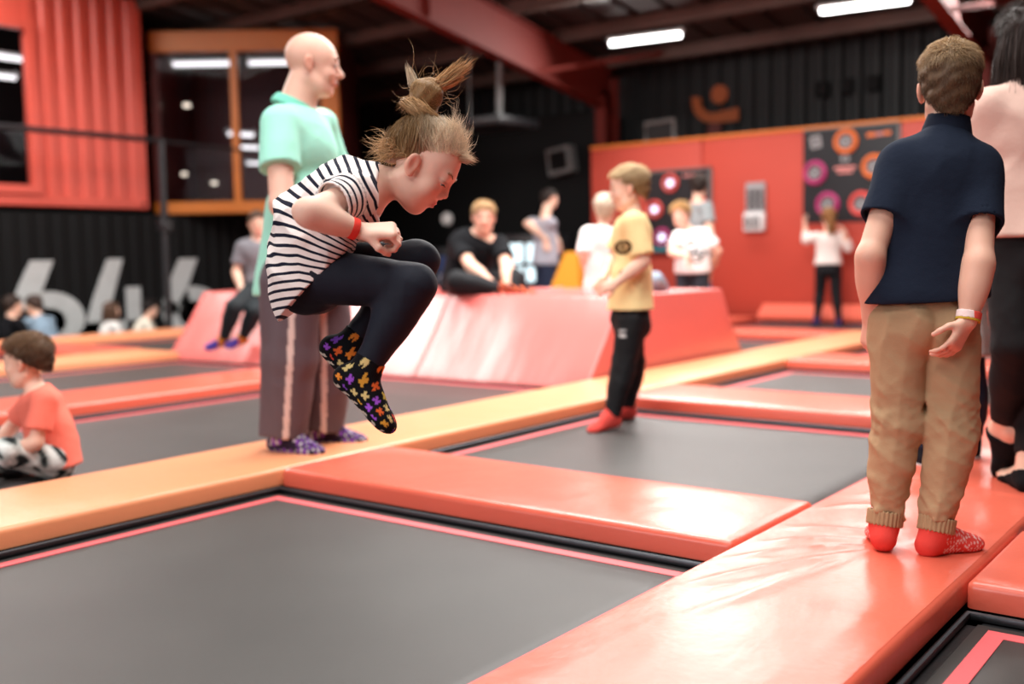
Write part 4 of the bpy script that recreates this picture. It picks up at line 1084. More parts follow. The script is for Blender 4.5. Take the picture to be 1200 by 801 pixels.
def short_hair(color, tip=None, n=1800, L=.035, thick=.008, nape=-.062, fringe=.07, sweep=(0, .5, .3), mess=.35, rad=.0011, name='hair'):
    tip = tip or color
    def f(root, J, W, F, s, res):
        S = SDF(); 
        a = A3((fringe, .052)); b = A3((-.085, nape)); d = b - a; nn = A3((-d[1], d[0])); nn = nn if nn[0] > 0 else -nn
        pt = W(0, a[0], a[1]); nv = F[1] * nn[0] + F[2] * nn[1]
        S.ell(W(0, -.014, .038), F, s * A3((.0755, .098, .087)) + thick, .01)
        S.ell(W(0, -.03, .0), F, s * A3((.072, .079, .084)) + thick * .9, .02)
        S.ell(W(0, .04, .045), F, s * A3((.058, .05, .055)) + thick, .02)
        for x in (-1, 1): S.cone(W(x * .018, -.052, -.04), W(x * .014, -.045, nape - .012), s * .042, s * .034, .02)
        S._add(lambda P: (thick + .0015) * np.exp(-np.maximum(0, -((P - pt) @ nrm(nv))) / .018), [-1e3] * 3, [1e3] * 3, 0, 'n')
        S.noise(.002, 90, 4)
        S.clip(pt, nv)
        for x in (-1, 1): S.ell(W(x * .088, .006, -.014), F, s * A3((.026, .026, .036)), .004, 's')
        V, Q = S.mesh(max(.004, min(res, .006)))
        N = vnormals(V, Q)
        q = (V - A3(J['hed'])) @ F.T / s
        ok = np.where(((V - pt) @ nrm(nv) < -.004))[0]
        c1, c2 = A3(color), A3(tip)
        tw = np.clip((q[:, 2] - .02) / .09, 0, 1)[:, None]; noise = RNG.uniform(.8, 1.15, (len(V), 1))
        capc = (c1 * (1 - tw) + c2 * tw) * noise * .85
        ix = RNG.choice(ok, n)
        crown = A3((0, -.06, .11)); away = q[ix] - crown
        flow = (away[:, 0:1] * F[0] + away[:, 1:2] * F[1] + away[:, 2:3] * F[2]); flow /= np.linalg.norm(flow, axis=1, keepdims=True) + 1e-9
        topw = np.clip((q[ix, 2] - .03) / .05, 0, 1)[:, None]
        sw = sweep[0] * F[0] + sweep[1] * F[1] + sweep[2] * F[2]
        dr = flow * .8 + N[ix] * (.25 + .35 * topw) + topw * sw + RNG.normal(0, mess * .4, (n, 3)) - F[2] * .35 * (1 - topw)
        ln = s * L * (.55 + .75 * topw[:, 0]) * RNG.uniform(.7, 1.2, n)
        VV, QQ, m_ = strands_mesh(V[ix] - N[ix] * .003, dr, ln, rad, -F[2] * .25 - N[ix] * .35, 3)
        cc = (c1 * (1 - topw) + c2 * topw) * RNG.uniform(.7, 1.25, (n, 1)); cc = np.repeat(cc, m_, 0)
        allV = np.r_[V, VV]; allQ = np.r_[Q, QQ + len(V)]
        o = child(name, np_mesh('hair', allV, allQ, cols=np.r_[capc, cc]), M['hair'], root)
    return f

def long_hair(color, L=.26, n=2600, rad=.0013, tip=None, back=True, pony=None):
    tip = tip or color
    def f(root, J, W, F, s, res):
        short_hair(color, tip, n // 2, .05, .010, -.075, .075, (0, -.2, 0), .15)(root, J, W, F, s, res)
        th = RNG.uniform(-2.2, 2.2, n) if back else RNG.uniform(-1.2, 1.2, n)
        u = RNG.uniform(-.02, .10, n)
        rad_ = np.sqrt(np.clip(1 - (u / .115) ** 2, .1, 1))
        rt = np.array([W(.079 * math.sin(t) * r_ , -.014 - .100 * math.cos(t) * r_, .03 + uu) for t, uu, r_ in zip(th, u, rad_)])
        out = (rt - W(0, -.014, .03)); out /= np.linalg.norm(out, axis=1, keepdims=True)
        dn = -A3((0, 0, 1))
        dr = dn * 1.0 + out * .30 + RNG.normal(0, .05, (n, 3))
        VV, QQ, m_ = strands_mesh(rt, dr, L * RNG.uniform(.75, 1.05, n) + s * u, rad * 1.4, dn * .1 - out * .28, 6)
        cc = np.repeat(A3(color) * RNG.uniform(.65, 1.3, (n, 1)), m_, 0)
        child('long_hair', np_mesh('long_hair', VV, QQ, cols=cc), M['hair'], root)
    return f

def ring_band(root, J, sd, at, r, w, color, name, m=None, rough=.5):
    a, b = J['el' + sd], J['wr' + sd]; p = a + (b - a) * at; ax = nrm(b - a)
    S = SDF(); S.cone(p - ax * .1, p + ax * .1, r + .004, r + .003, 0, clips=[(p + ax * w / 2, ax), (p - ax * w / 2, -ax)])
    S.cone(p - ax * .1, p + ax * .1, r - .001, r - .001, 0, 's')
    V, Q = S.mesh(.0022)
    cl = color(V) if callable(color) else np.tile(A3(color), (len(V), 1))
    return child(name, np_mesh(name, V, Q, cols=cl), M['cloth'], root)
# ------------------------------------------------------------------ the jumping girl (hero)
BLACKISH = lin('16171b')
def sock_cross(V, Ff, an, sole, up, sd):
    col = np.tile(A3(lin('101014')), (len(V), 1)); rng = np.random.default_rng(5 if sd == 'r' else 9)
    pal = [lin(x) for x in ('d8a03c', 'e0632e', '9a4fc8', 'd0483a', 'c8b04a', '8048b8', 'e88a34', 'd8c080')]
    q = (V - an) @ Ff.T; hgt = (V - sole) @ up
    # scatter crosses over the sides and the instep
    a = np.arctan2(q[:, 2] + .04, q[:, 0]) * .045; t = q[:, 1]
    for i, cy in enumerate(np.arange(-.03, .17, .026)):
        for j, cx in enumerate(np.arange(-.02, .19, .030)):
            x = a - cx - .015 * (i % 2); y = t - cy; rot = .4 + .5 * rng.uniform(); c, s_ = math.cos(rot), math.sin(rot)
            X, Y = c * x - s_ * y, s_ * x + c * y
            m = ((np.abs(X) < .0034) & (np.abs(Y) < .0100)) | ((np.abs(Y) < .0034) & (np.abs(X) < .0100))
            col[m & (hgt > .016)] = pal[rng.integers(len(pal))]
    lowm = hgt < .010
    m = lowm & (np.sin(q[:, 1] * 210 + 2.0 * np.sin(q[:, 0] * 160)) > .35)
    col[m] = lin('c8bcae')
    return col

def girl():
    J = dict(pel=(-1.8994, 1.7003, 0.7709), mid=(-1.9092, 1.7022, 0.8643), che=(-1.8540, 1.7530, 0.9462), nek=(-1.7844, 1.8105, 0.9852), hed=(-1.7068, 1.8743, 1.0260),
             shr=(-1.7481, 1.6955, 0.9489), shl=(-1.8886, 1.8668, 0.9579), elr=(-1.7457, 1.5536, 0.9049), wrr=(-1.6965, 1.6632, 0.8639), ell=(-2.0487, 1.8892, 0.8960), wrl=(-1.9105, 1.9021, 0.8485),
             hir=(-1.8441, 1.6661, 0.7635), hil=(-1.9330, 1.7638, 0.7780), knr=(-1.6480, 1.7766, 0.7406), knl=(-1.7580, 1.9127, 0.7948), anr=(-1.7429, 1.6954, 0.5344), anl=(-1.8814, 1.7839, 0.5852))
    J['hf'] = A3((0.6756, 0.3682, -0.6400)); J['hu'] = A3((0.5195, 0.3743, 0.7700))
    J['hdr'] = A3((0.7195, 0.7048, 0.0200)); J['pnr'] = A3((-0.3353, 0.4360, -0.8500)); J['hdl'] = A3((0.7927, 0.6096, 0.1000)); J['pnl'] = A3((0.4877, -0.6341, -0.5000))
    J['tor'] = A3((0.7378, 0.1889, -0.6600)); J['tol'] = A3((0.5829, 0.2591, -0.7600))
    J['gaze'] = A3((0.5366, 0.2865, -0.8000))
    H = 1.16
    def stripe(V, J):
        # distance along the bent back (planes through the joints), along the arm for the sleeves
        P = [J['pel'] * 2 - J['mid'], J['pel'], J['mid'], J['che'], J['nek'], J['nek'] * 2 - J['che']]
        D = [nrm(b - a) for a, b in zip(P[:-1], P[1:])]; Nn = [D[0]] + [nrm(D[i] + D[i + 1]) for i in range(len(D) - 1)] + [D[-1]]
        dist = [(V - p) @ n for p, n in zip(P, Nn)]; s = np.zeros(len(V)); acc = 0
        for i in range(len(D)):
            L = np.linalg.norm(P[i + 1] - P[i]); t = dist[i] / (dist[i] - dist[i + 1] + 1e-9)
            lo = dist[i] >= 0 if i else np.ones(len(V), bool)
            s = np.where(lo, acc + np.clip(t, -1.5 if i == 0 else 0, 1) * L, s); acc += L
        q = (V - J['pel']) @ Fq.T
        s = s + .30 * np.maximum(0, q[:, 1] + .02) * np.clip((.14 - q[:, 2]) / .12, 0, 1)
        for sd in 'lr':
            a, e = J['sh' + sd], J['el' + sd]; ax = e - a; L = np.linalg.norm(ax); t = (V - a) @ ax / L
            r = np.linalg.norm(V - a - np.outer(t, ax / L), axis=1)
            m = np.clip((t - .012) / .004, 0, 1) * (r < .075)
            s = np.where(m > .5, t + .9, s)
        s = s + .006 * np.exp(-(np.linalg.norm(V - J['mid'] - Fq[2] * -.02, axis=1) / .11) ** 4) * np.sin(V @ A3((70, 20, 90)) + 2 * np.sin(V @ A3((25, 40, 35))))
        return s / .0190
    Jn = {k: A3(v) for k, v in J.items()}
    Fq = frame_of(Jn['hir'] - Jn['hil'], Jn['mid'] - Jn['pel'])
    def extra(S):
        # loose tail of the shirt blown out behind and the front drape
        S.cone((-1.9170, 1.6909, 0.8118), (-1.9164, 1.6803, 0.7024), .075, .060, .05, flat=(A3((0.7927, 0.6096, 0.0000)), .55))
        S.cone((-1.8350, 1.7109, 0.8862), (-1.7937, 1.6859, 0.8257), .045, .03, .05)
        S.cone((-1.8773, 1.6631, 0.7356), (-1.8010, 1.6652, 0.8025), .045, .03, .04)
    shirt = dict(color=lin('f0e4e0'), mat=M['stripes'], stripe=stripe, loose=.010, hemp=(-1.9012, 1.6948, 0.7304), hemn=A3((0.5390, 0.4146, -0.7400)), flare=.012, sleeve=.50, sl=.014, fold=.008, ff=30, zs=1.2,
                 extra=extra, neck=.004, scoop=.5, name='striped_shirt', seed=8)
    def leg_fold(V, J): return np.tile(A3(lin('1b2030')), (len(V), 1))
    pants = dict(color=lin('171b28'), loose=.006, cuff=.005, calf=1.2, end=.02, fold=.0022, ff=48, name='leggings', top=.02, res=.0046)
    feet = dict(color=sock_cross, add=.005, height=.045, name='patterned_sock', res=.003)
    def hair(root, J, W, F, s, res):
        c0, c1, c2 = A3(lin('84643f')), A3(lin('bd9366')), A3(lin('e6cfb2'))
        S = SDF(); n_ = nrm(F[1] * .64 - F[2] * .76); pt = W(0, .058, .060)
        S.ell(W(0, -.014, .040), F, s * A3((.079, .099, .090)), .01); S.ell(W(0, -.03, .0), F, s * A3((.073, .079, .086)), .02)
        S.ell(W(0, .03, .05), F, s * A3((.060, .058, .058)), .02)
        S._add(lambda P: .006 * np.exp(-np.maximum(0, -((P - pt) @ n_)) / .02), [-1e3] * 3, [1e3] * 3, 0, 'n'); S.noise(.0025, 70, 2); S.clip(pt, n_)
        for x in (-1, 1): S.ell(W(x * .088, .010, -.016), F, s * A3((.026, .026, .036)), .004, 's')
        V, Q = S.mesh(.0032); N = vnormals(V, Q); q = (V - A3(J['hed'])) @ F.T / s
        lite = np.clip((q[:, 1] + .03) / .06, 0, 1)[:, None] * np.clip((q[:, 2] + .01) / .07, 0, 1)[:, None]
        cap = (c0 * (1 - lite) + c2 * lite) * RNG.uniform(.8, 1.15, (len(V), 1)); AV, AQ, AC = [V], [Q], [cap]; off = len(V)
        def put(r, d, L, rad, bend, segs, c, curl=0.0):
            nonlocal off
            v, q_, m_ = strands_mesh(r, d, L, rad, bend, segs, curl=curl); AV.append(v); AQ.append(q_ + off); off += len(v)
            AC.append(np.repeat(c * RNG.uniform(.75, 1.22, (len(r), 1)), m_, 0))
        def lock(a, way, n, w0, L, bend, c, rad=.0008, conv=.7):
            """a tapered bunch whose hairs run together at the tip"""
            o = RNG.normal(0, 1, (n, 3)) * w0; r = A3(a) + o; put(r, nrm(way) * 1.0 - o * conv / L + RNG.normal(0, .05, (n, 3)), L * RNG.uniform(.55, 1.05, n), rad, A3(bend), 7, np.tile(c, (n, 1)), .06)
        bun = W(0, -.106, .152); bun0 = W(0, -.080, .112)
        ok = np.where(((V - pt) @ n_ < -.003))[0]
        ix = RNG.choice(ok, 4600); r = V[ix]; tow = bun0 - r; dist = np.linalg.norm(tow, axis=1); tow /= dist[:, None]
        tow = tow - (tow * N[ix]).sum(1, keepdims=True) * N[ix] * .9
        cc = c0 * (1 - lite[ix]) + c2 * lite[ix]
        put(r, tow + N[ix] * .07 + RNG.normal(0, .09, (4600, 3)), np.minimum(dist * .62, .07), .0009, -N[ix] * .4, 4, cc, .06)
        # thin wisps lifted off the front of the head
        fr = ok[(q[ok, 1] > .0) & (q[ok, 2] > .06)]; ix = RNG.choice(fr, 900)
        put(V[ix], F[2] * .55 + N[ix] * .45 + F[1] * .1 + RNG.normal(0, .30, (900, 3)), RNG.gamma(2.2, .010, 900).clip(.006, .08), .0006, -F[1] * .45 + F[2] * .05, 6, np.tile(c2, (900, 1)), .12)
        # fringe tuft thrown forward, curling at the end
        for k in range(7): lock(W((k - 3) * .006, .066 + .003 * (k % 3), .078), F[1] * (.62 + .10 * (k % 3)) + F[2] * (.80 - .05 * k) + F[0] * (.12 * (k - 3)), 55, .005, .026 + .006 * (k % 4), -A3((0, 0, .30)), c1 * .4 + c2 * .6, conv=.2)
        # loose baby hair at the nape
        nb = ok[(q[ok, 1] < -.04) & (q[ok, 2] < .0)]; ix = RNG.choice(nb, 420)
        put(V[ix], N[ix] * .7 - F[1] * .3 - F[2] * .2 + RNG.normal(0, .4, (420, 3)), RNG.gamma(2.5, .010, 420).clip(.008, .06), .0006, -F[2] * .2, 5, np.tile(c1, (420, 1)), .3)
        # bun: round core with a coil of hair, a twisted roll under it
        S = SDF(); S.ell(bun, F, s * A3((.042, .043, .046)), .01); S.cone(bun, bun0, s * .030, s * .034, .02)
        S.noise(.002, 60, 6)
        v, q_ = S.mesh(.003); AV.append(v); AQ.append(q_ + off); off += len(v); AC.append(np.tile(c0 * .8 + c1 * .1, (len(v), 1)) * RNG.uniform(.85, 1.15, (len(v), 1)))
        nn_ = vnormals(v, q_); ix = RNG.choice(len(v), 2600); ax = nrm(F[0] * .75 + F[2] * .5 + F[1] * .3)
        tang = np.cross(ax, v[ix] - bun); put(v[ix], tang / (np.linalg.norm(tang, axis=1, keepdims=True) + 1e-9) + nn_[ix] * .05 + RNG.normal(0, .05, (2600, 3)), RNG.uniform(.010, .026, 2600), .0009, -nn_[ix] * .9, 4, np.tile(c0 * .55 + c1 * .4, (2600, 1)))
        def rollup(c, a1, a2, R0, R1, t0, t1, n, w, col):
            """hair wound round an axis: short tangent strands along an arc"""
            th = RNG.uniform(t0, t1, n); a1, a2 = nrm(a1), nrm(a2); ph = RNG.uniform(0, 6.28, n); rr = w * np.sqrt(RNG.uniform(.3, 1, n)); axn = np.cross(a1, a2)
            rad_ = np.cos(th)[:, None] * a1 * R0 + np.sin(th)[:, None] * a2 * R1; out = rad_ / np.linalg.norm(rad_, axis=1, keepdims=True)
            P = A3(c) + rad_ + out * (rr * np.cos(ph))[:, None] + axn * (rr * np.sin(ph))[:, None]
            tg = -np.sin(th)[:, None] * a1 * R0 + np.cos(th)[:, None] * a2 * R1; tg /= np.linalg.norm(tg, axis=1, keepdims=True)
            put(P, tg + RNG.normal(0, .07, (n, 3)), RNG.uniform(.02, .045, n), .0009, -out * 10 * .04 / max(R0, R1) * .05, 5, np.tile(col, (n, 1)))
        rollup(bun0 + F[2] * .006, F[1], F[0], .040, .040, 0, 6.28, 1000, .010, c1 * 1.05)
        rollup(bun0 - F[2] * .012 - F[1] * .006, F[1], F[0], .046, .044, 0, 6.28, 1000, .011, c1 * .85)
        # loose ends: forward plume, upright lock at the back, flyaways
        top = bun + F[2] * .030
        for k, (dx, dz, L) in enumerate(((.95, .30, .085), (.88, .42, .10), (.80, .55, .085), (.70, .62, .06), (.98, .16, .07), (.92, .36, .095))):
            lock(top + F[1] * .008, A3((0.7927, 0.6096, 0.0000)) * dx + A3((0, 0, dz)), 90, .006, L, A3((0, 0, .2)), c1 * (1.0 + .1 * (k % 2)), conv=.4)
        for k in range(3): lock(bun + A3((-0.0206, -0.0159, 0.0220)), A3((-0.3567, -0.2743, 1.0000)) * (1 - .1 * k) + A3((.03 * k, 0, 0)), 70, .006, .050 - .006 * k, A3((0.0793, 0.0610, 0.0000)), c2 * .85, conv=.8)
        n = 90; r = bun + RNG.normal(0, .02, (n, 3))
        put(r, RNG.normal(0, 1, (n, 3)) + F[2] * .7, RNG.gamma(3, .016, n).clip(.02, .08), .0005, A3((0, 0, .1)), 7, np.tile(c1, (n, 1)), .35)
        for k in range(4): lock(bun0 - F[1] * .03 + F[0] * (k - 1.5) * .012, A3((-0.5549, -0.4267, 0.2000)) + A3((0, 0, .12 * k)), 45, .005, .035 + .006 * k, A3((0, 0, -.8)), c1, conv=.2)
        h = child('hair', np_mesh('hair', np.concatenate(AV), np.concatenate(AQ), cols=np.concatenate(AC)), M['hair'], root)
        tie = MB().ring(tuple(bun * .35 + bun0 * .65), tuple(F[2] * .85 - F[1] * .3), .036 * s, .008, 24, 8).build('hair_tie', M['dark_metal'], None, smooth=True)
        tie.parent = h; tie.matrix_parent_inverse = h.matrix_parent_inverse.copy()
        # dark lashes along the lowered lids
        for x in (-1, 1):
            n = 60; t = RNG.uniform(-1, 1, n); rts = np.array([W(x * (.033 + .013 * a), .0935 - .004 * a * a - .003 * (a > 0) * a, -.0045 - .001 * a * a) for a in t])
            v, q_, m_ = strands_mesh(rts, np.tile(F[1] * .7 - F[2] * .55 + x * F[0] * .25, (n, 1)) + RNG.normal(0, .08, (n, 3)), np.full(n, .0065), .0005, F[2] * .3, 3)
            child('eyelashes', np_mesh('eyelashes', v, q_, cols=np.tile(A3(lin('3a281e')), (len(v), 1))), M['hair'], root)
    def ex(root, J, W, F, s, d):
        ring_band(root, J, 'r', .83, d['fa'][1] * 1.12, .018, lin('e8463c'), 'red_wristband')
    human('jumping_girl', 'girl in striped shirt and black leggings, knees drawn up in mid jump', J, H, True, .0034, skin=lin('efc6b2'), shirt=shirt, pants=pants, feet=feet, hair=hair, head_h=.205,
          extras=ex, curl=(1.3, 1.3), lids=1.09, handsize=.145, footlen=.185, brow=lin('a5805c'), bulk=1.0)
girl()

# ------------------------------------------------------------------ man in mint polo
def man():
    J = dict(pel=(-3.4648, 3.0235, 0.7303), mid=(-3.4626, 3.0522, 0.9965), che=(-3.4835, 3.0628, 1.2596), nek=(-3.5110, 3.0624, 1.4644), hed=(-3.4562, 3.1223, 1.6382),
             shr=(-3.4260, 2.9024, 1.3631), shl=(-3.5701, 3.2645, 1.4080), elr=(-3.3194, 2.8110, 1.0269), wrr=(-3.1407, 2.9061, 0.8589), ell=(-3.5652, 3.3596, 1.0613), wrl=(-3.2942, 3.2328, 0.8762),
             hir=(-3.4133, 2.9216, 0.7079), hil=(-3.4907, 3.1525, 0.7008), knr=(-3.4100, 2.9049, 0.3936), knl=(-3.4492, 3.1508, 0.3704), anr=(-3.4526, 2.8899, 0.0699), anl=(-3.4924, 3.1369, 0.0611))
    J['hf'] = A3((0.7037, 0.6926, -0.1000)); J['hu'] = A3((0.0793, 0.0610, 0.9900))
    J['hdr'] = A3((0.8140, 0.4999, 0.0500)); J['pnr'] = A3((-0.5487, 0.7134, -0.4000)); J['hdl'] = A3((0.8841, -0.3293, 0.0000)); J['pnl'] = A3((0.3658, -0.4756, -0.6000)); J['tor'] = A3((0.9560, 0.1676, -0.0200)); J['tol'] = A3((0.8299, 0.5121, 0.0000))
    H = 1.76
    def pc(V, J):
        col = np.tile(A3(lin('5f5258')), (len(V), 1))
        for sd in 'lr':
            h, a = J['hi' + sd], J['an' + sd]; ax = a - h; L = np.linalg.norm(ax); ax /= L
            q = V - h; t = q @ ax; side = A3(A3((0.8170, -0.5701, 0.0000))); side = nrm(side - (side @ ax) * ax); fwd = np.cross(ax, side)
            lat = (q - np.outer(t, ax)); u = lat @ side; v = lat @ fwd
            col[(u > .02) & (np.abs(v) < .0125) & (t > .02)] = lin('d8c4bc')
        return col
    def sk(V, Ff, an, sole, up, sd):
        q = (V - an) @ Ff.T; c = np.tile(A3(lin('2a2030')), (len(V), 1)); n = np.sin(q[:, 0] * 230) * np.sin(q[:, 1] * 190 + 1)
        c[n > .4] = lin('8a4eb0'); c[n < -.6] = lin('d8cfd8'); c[((V - sole) @ up) < .012] = lin('c8c0c4'); return c
    shirt = dict(color=lin('a6e6d2'), loose=.012, hemp=(-3.4623, 3.0180, 0.6573), hemn=(0, 0, -1), sleeve=.56, sl=.024, flare=.02, fold=.007, ff=16, zs=.7, collar=True, collar_color=lin('7fd0ba'), collar_h=.02, name='polo_shirt', scoop=.3)
    pants = dict(color=pc, loose=.028, knee=1.6, calf=1.7, cuff=.058, end=-.02, fold=.008, ff=20, zs=.6, name='track_pants', mat=M['denim'], res=.0078)
    feet = dict(color=sk, add=.006, height=.04, name='patterned_sock')
    human('standing_man', 'bald man in mint green polo and grey track pants on the orange pad', J, H, False, .0079, skin=lin('e8b8a4'), shirt=shirt, pants=pants, feet=feet, hair=None, belly=.055, bulk=1.10, neck_r=.078, head_h=.258, brow=lin('b08a70'), curl=.5)
man()

# ------------------------------------------------------------------ boy in navy polo (back view)
def navy_boy():
    J = dict(pel=(-0.8386, 2.9212, 0.6467), mid=(-0.8363, 2.9519, 0.8072), che=(-0.8269, 2.9743, 0.9566), nek=(-0.8138, 3.0146, 1.1300), hed=(-0.8151, 3.0379, 1.2447),
             shl=(-0.9066, 2.9209, 1.0343), shr=(-0.7271, 3.0065, 1.0160), ell=(-0.9435, 2.7915, 0.7872), wrl=(-0.9647, 2.8594, 0.6198), elr=(-0.6943, 2.8797, 0.7652), wrr=(-0.7091, 2.8407, 0.6175),
             hil=(-0.8937, 2.8743, 0.6020), hir=(-0.7831, 2.9466, 0.6004), knl=(-0.8879, 2.8517, 0.3359), knr=(-0.7580, 2.9005, 0.3308), anl=(-0.9024, 2.8003, 0.0636), anr=(-0.7785, 2.8316, 0.0564))
    J['hf'] = A3((-0.3273, 0.9341, -0.1200)); J['hu'] = A3((-0.0415, 0.1195, 0.9800))
    J['hdl'] = A3((-0.1311, 0.0884, -1.0000)); J['pnl'] = A3((0.6707, 0.7682, 0.0000)); J['hdr'] = A3((-0.3500, -0.3323, -0.8500)); J['pnr'] = A3((-0.8932, 0.2592, 0.2000))
    J['tol'] = A3((-0.3810, 0.9055, -0.0600)); J['tor'] = A3((0.4976, 0.8621, 0.0000))
    H = 1.37
    def sk(V, Ff, an, sole, up, sd):
        q = (V - an) @ Ff.T; c = np.tile(A3(lin('e0473f')), (len(V), 1))
        g = (np.sin(q[:, 1] * 520) * np.sin((q[:, 0] + q[:, 2]) * 480) > .45) & (q[:, 1] > .0) & (q[:, 2] > -.055)
        c[g] = lin('f2d6d0'); return c
    shirt = dict(color=lin('1a2130'), loose=.010, straight=.009, hemp=(-0.8429, 2.9197, 0.6651), hemn=A3((0.0317, 0.0244, -1.0000)), sleeve=.60, sl=.017, flare=.010, fold=.005, ff=20, zs=.7, collar=True, collar_color=lin('171c2a'), collar_h=.034, name='polo_shirt', scoop=.0, neck=.004)
    pants = dict(color=lin('b0906f'), loose=.008, hipw=.92, knee=1.9, calf=2.2, cuff=.015, end=.12, fold=.009, fold2=.006, ff=34, zs=2.2, legk=.005, nocav=True, name='chino_joggers', mat=M['cloth'], top=.02)
    feet = dict(color=sk, add=.004, height=.035, name='red_grip_sock')
    def ex(root, J, W, F, s, d):
        ring_band(root, J, 'r', .90, d['fa'][1] * 1.18, .020, lambda V: np.where((((V - J['wrr']) @ A3(A3((0.7927, 0.6096, 0.0000)))) < .004)[:, None], A3(lin('f0d8d4')), A3(lin('e8584c'))), 'paper_wristband')
        ring_band(root, J, 'r', .97, d['fa'][1] * 1.16, .009, lin('c8a83c'), 'yellow_wristband')
        # ribbed trouser cuffs, seam and back pockets
        tr = [o for o in root.children if o.name.startswith('trousers') or o.name.startswith('chino')][0]
        for sd in 'lr':
            an, kn = J['an' + sd], J['kn' + sd]; ax = nrm(an - kn); e = an + (kn - an) * .12
            S = SDF(); r0 = d['ca'][1] + .0165; c_ = e + ax * .012
            S.cone(c_ - ax * .2, c_ + ax * .2, r0 + .002, r0 - .004, 0, clips=[(c_ + ax * .018, ax), (c_ - ax * .020, -ax)])
            b1 = nrm(np.cross(ax, A3((0, 1, 0)))); b2 = np.cross(ax, b1)
            S._add(lambda P: .0018 * np.sin(26 * np.arctan2((P - c_) @ b1, (P - c_) @ b2)), [-1e3] * 3, [1e3] * 3, 0, 'n')
            S.cone(c_ - ax * .2, c_ + ax * .2, r0 - .006, r0 - .010, 0, 's')
            V, Q = S.mesh(.003); child('elastic_cuff', np_mesh('cuff', V, Q, cols=np.tile(A3(lin('a88a69')), (len(V), 1))), M['cloth'], tr)
    human('standing_boy', 'boy seen from behind in navy polo, tan joggers and red socks', J, H, True, .0052, skin=lin('e4b39c'), shirt=shirt, pants=pants, feet=feet,
          hair=short_hair(lin('634a34'), lin('b3946e'), n=7600, L=.026, thick=.007, nape=-.110, sweep=(.1, .2, .35), rad=.0008), head_h=.212, curl=(.5, .45), extras=ex, handsize=.15, footlen=.20, bulk=1.03)  # second hair colour lightens the top of the head: highlight painted in
navy_boy()

# ------------------------------------------------------------------ woman at the right edge, walking away
def woman():
    J = dict(pel=(-0.7552, 3.7985, 0.8030), mid=(-0.7656, 3.8076, 0.9715), che=(-0.7765, 3.8178, 1.1540), nek=(-0.7854, 3.8300, 1.3420), hed=(-0.7947, 3.8623, 1.4806),
             shl=(-0.8828, 3.7463, 1.2544), shr=(-0.6733, 3.8813, 1.2473), ell=(-0.9035, 3.7599, 1.0472), wrl=(-0.8865, 3.9086, 0.8874), elr=(-0.6226, 3.8467, 1.0208), wrr=(-0.6388, 3.9146, 0.8145),
             hil=(-0.7940, 3.7646, 0.7618), hir=(-0.7026, 3.8220, 0.7599), knl=(-0.7750, 3.7004, 0.4848), knr=(-0.7579, 3.9336, 0.4086), anl=(-0.8474, 3.8663, 0.1736), anr=(-0.7468, 3.7802, 0.0595))
    J['hf'] = A3((-0.5700, 0.8232, -0.0500)); J['hu'] = A3((-0.0305, 0.0396, 1.0000)); J['hdl'] = A3((-0.1829, 0.2378, -1.0000)); J['pnl'] = A3((0.7927, 0.6096, 0.0000)); J['hdr'] = A3((-0.1219, 0.1585, -1.0000)); J['pnr'] = A3((-0.7927, -0.6096, 0.0000))
    J['tol'] = A3((-0.3383, 0.5219, -0.7800)); J['tor'] = A3((-0.5304, 0.8536, 0.0000))
    shirt = dict(color=lin('d6b3a6'), loose=.020, hemp=(-0.7609, 3.7976, 0.8368), hemn=(0, 0, -1), sleeve=1.75, sl=.020, flare=.015, fold=.013, ff=20, zs=.8, name='blouse', scoop=0, neck=.02, collar=True, collar_h=.012, collar_color=lin('cda798'))
    pants = dict(color=lin('141417'), loose=.012, cuff=.006, calf=1.1, end=.14, fold=.004, ff=28, name='black_trousers')
    human('walking_woman', 'dark haired woman in pale pink blouse and black trousers at right edge', J, 1.62, False, .0082, shirt=shirt, pants=pants, feet=dict(color=lin('131316'), add=.006, height=-.004, name='black_ankle_sock'),
          hair=long_hair(lin('2c1d18'), .24, 2200), head_h=.222, bulk=.98, footlen=.235)
woman()

# ------------------------------------------------------------------ child hidden behind the navy boy
def hidden_child():
    J = stand((-1.0722, 4.0899, -0.0339), 0.65561 - .2, 1.12, True)
    for k, v in dict(anl=(-1.1591, 4.0311, 0.0448), anr=(-1.0404, 4.2497, 0.0520), knl=(-1.1479, 4.0589, 0.2334), knr=(-1.0293, 4.2157, 0.2558), hil=(-1.1337, 4.1302, 0.4544), hir=(-1.0620, 4.2103, 0.4510), pel=(-1.0938, 4.1641, 0.4858), che=(-1.1029, 4.1833, 0.7440), nek=(-1.1128, 4.1894, 0.8797), hed=(-1.1281, 4.2162, 1.0100),
                     shl=(-1.1828, 4.1302, 0.8264), shr=(-1.0338, 4.2445, 0.8232), ell=(-1.1874, 4.1103, 0.6652), wrl=(-1.1874, 4.1836, 0.5147), elr=(-1.0107, 4.2096, 0.6786), wrr=(-1.0359, 4.3004, 0.5180)).items(): J[k] = v
    J['mid'] = (A3(J['pel']) + A3(J['che'])) / 2; J['tol'] = A3((-0.7682, 0.6707, 0.0000)); J['tor'] = A3((-0.3718, 0.9756, 0.0000))
    human('small_child', 'small child in pale grey top and dark jeans hidden behind the navy polo boy', J, 1.12, True, .0095, shirt=dict(color=lin('cfc8c4'), loose=.022, sl=.02, sleeve=1.6, hem=.08, fold=.005, flare=.02),
          pants=dict(color=lin('1c2436'), loose=.010, end=.05, fold=.004, name='jeans'), feet=dict(color=lin('1a1c22'), add=.008, height=.03, name='shoe', sole=lin('d8d4d0')), hair=short_hair(lin('5a4534'), n=700), hands=True)
hidden_child()

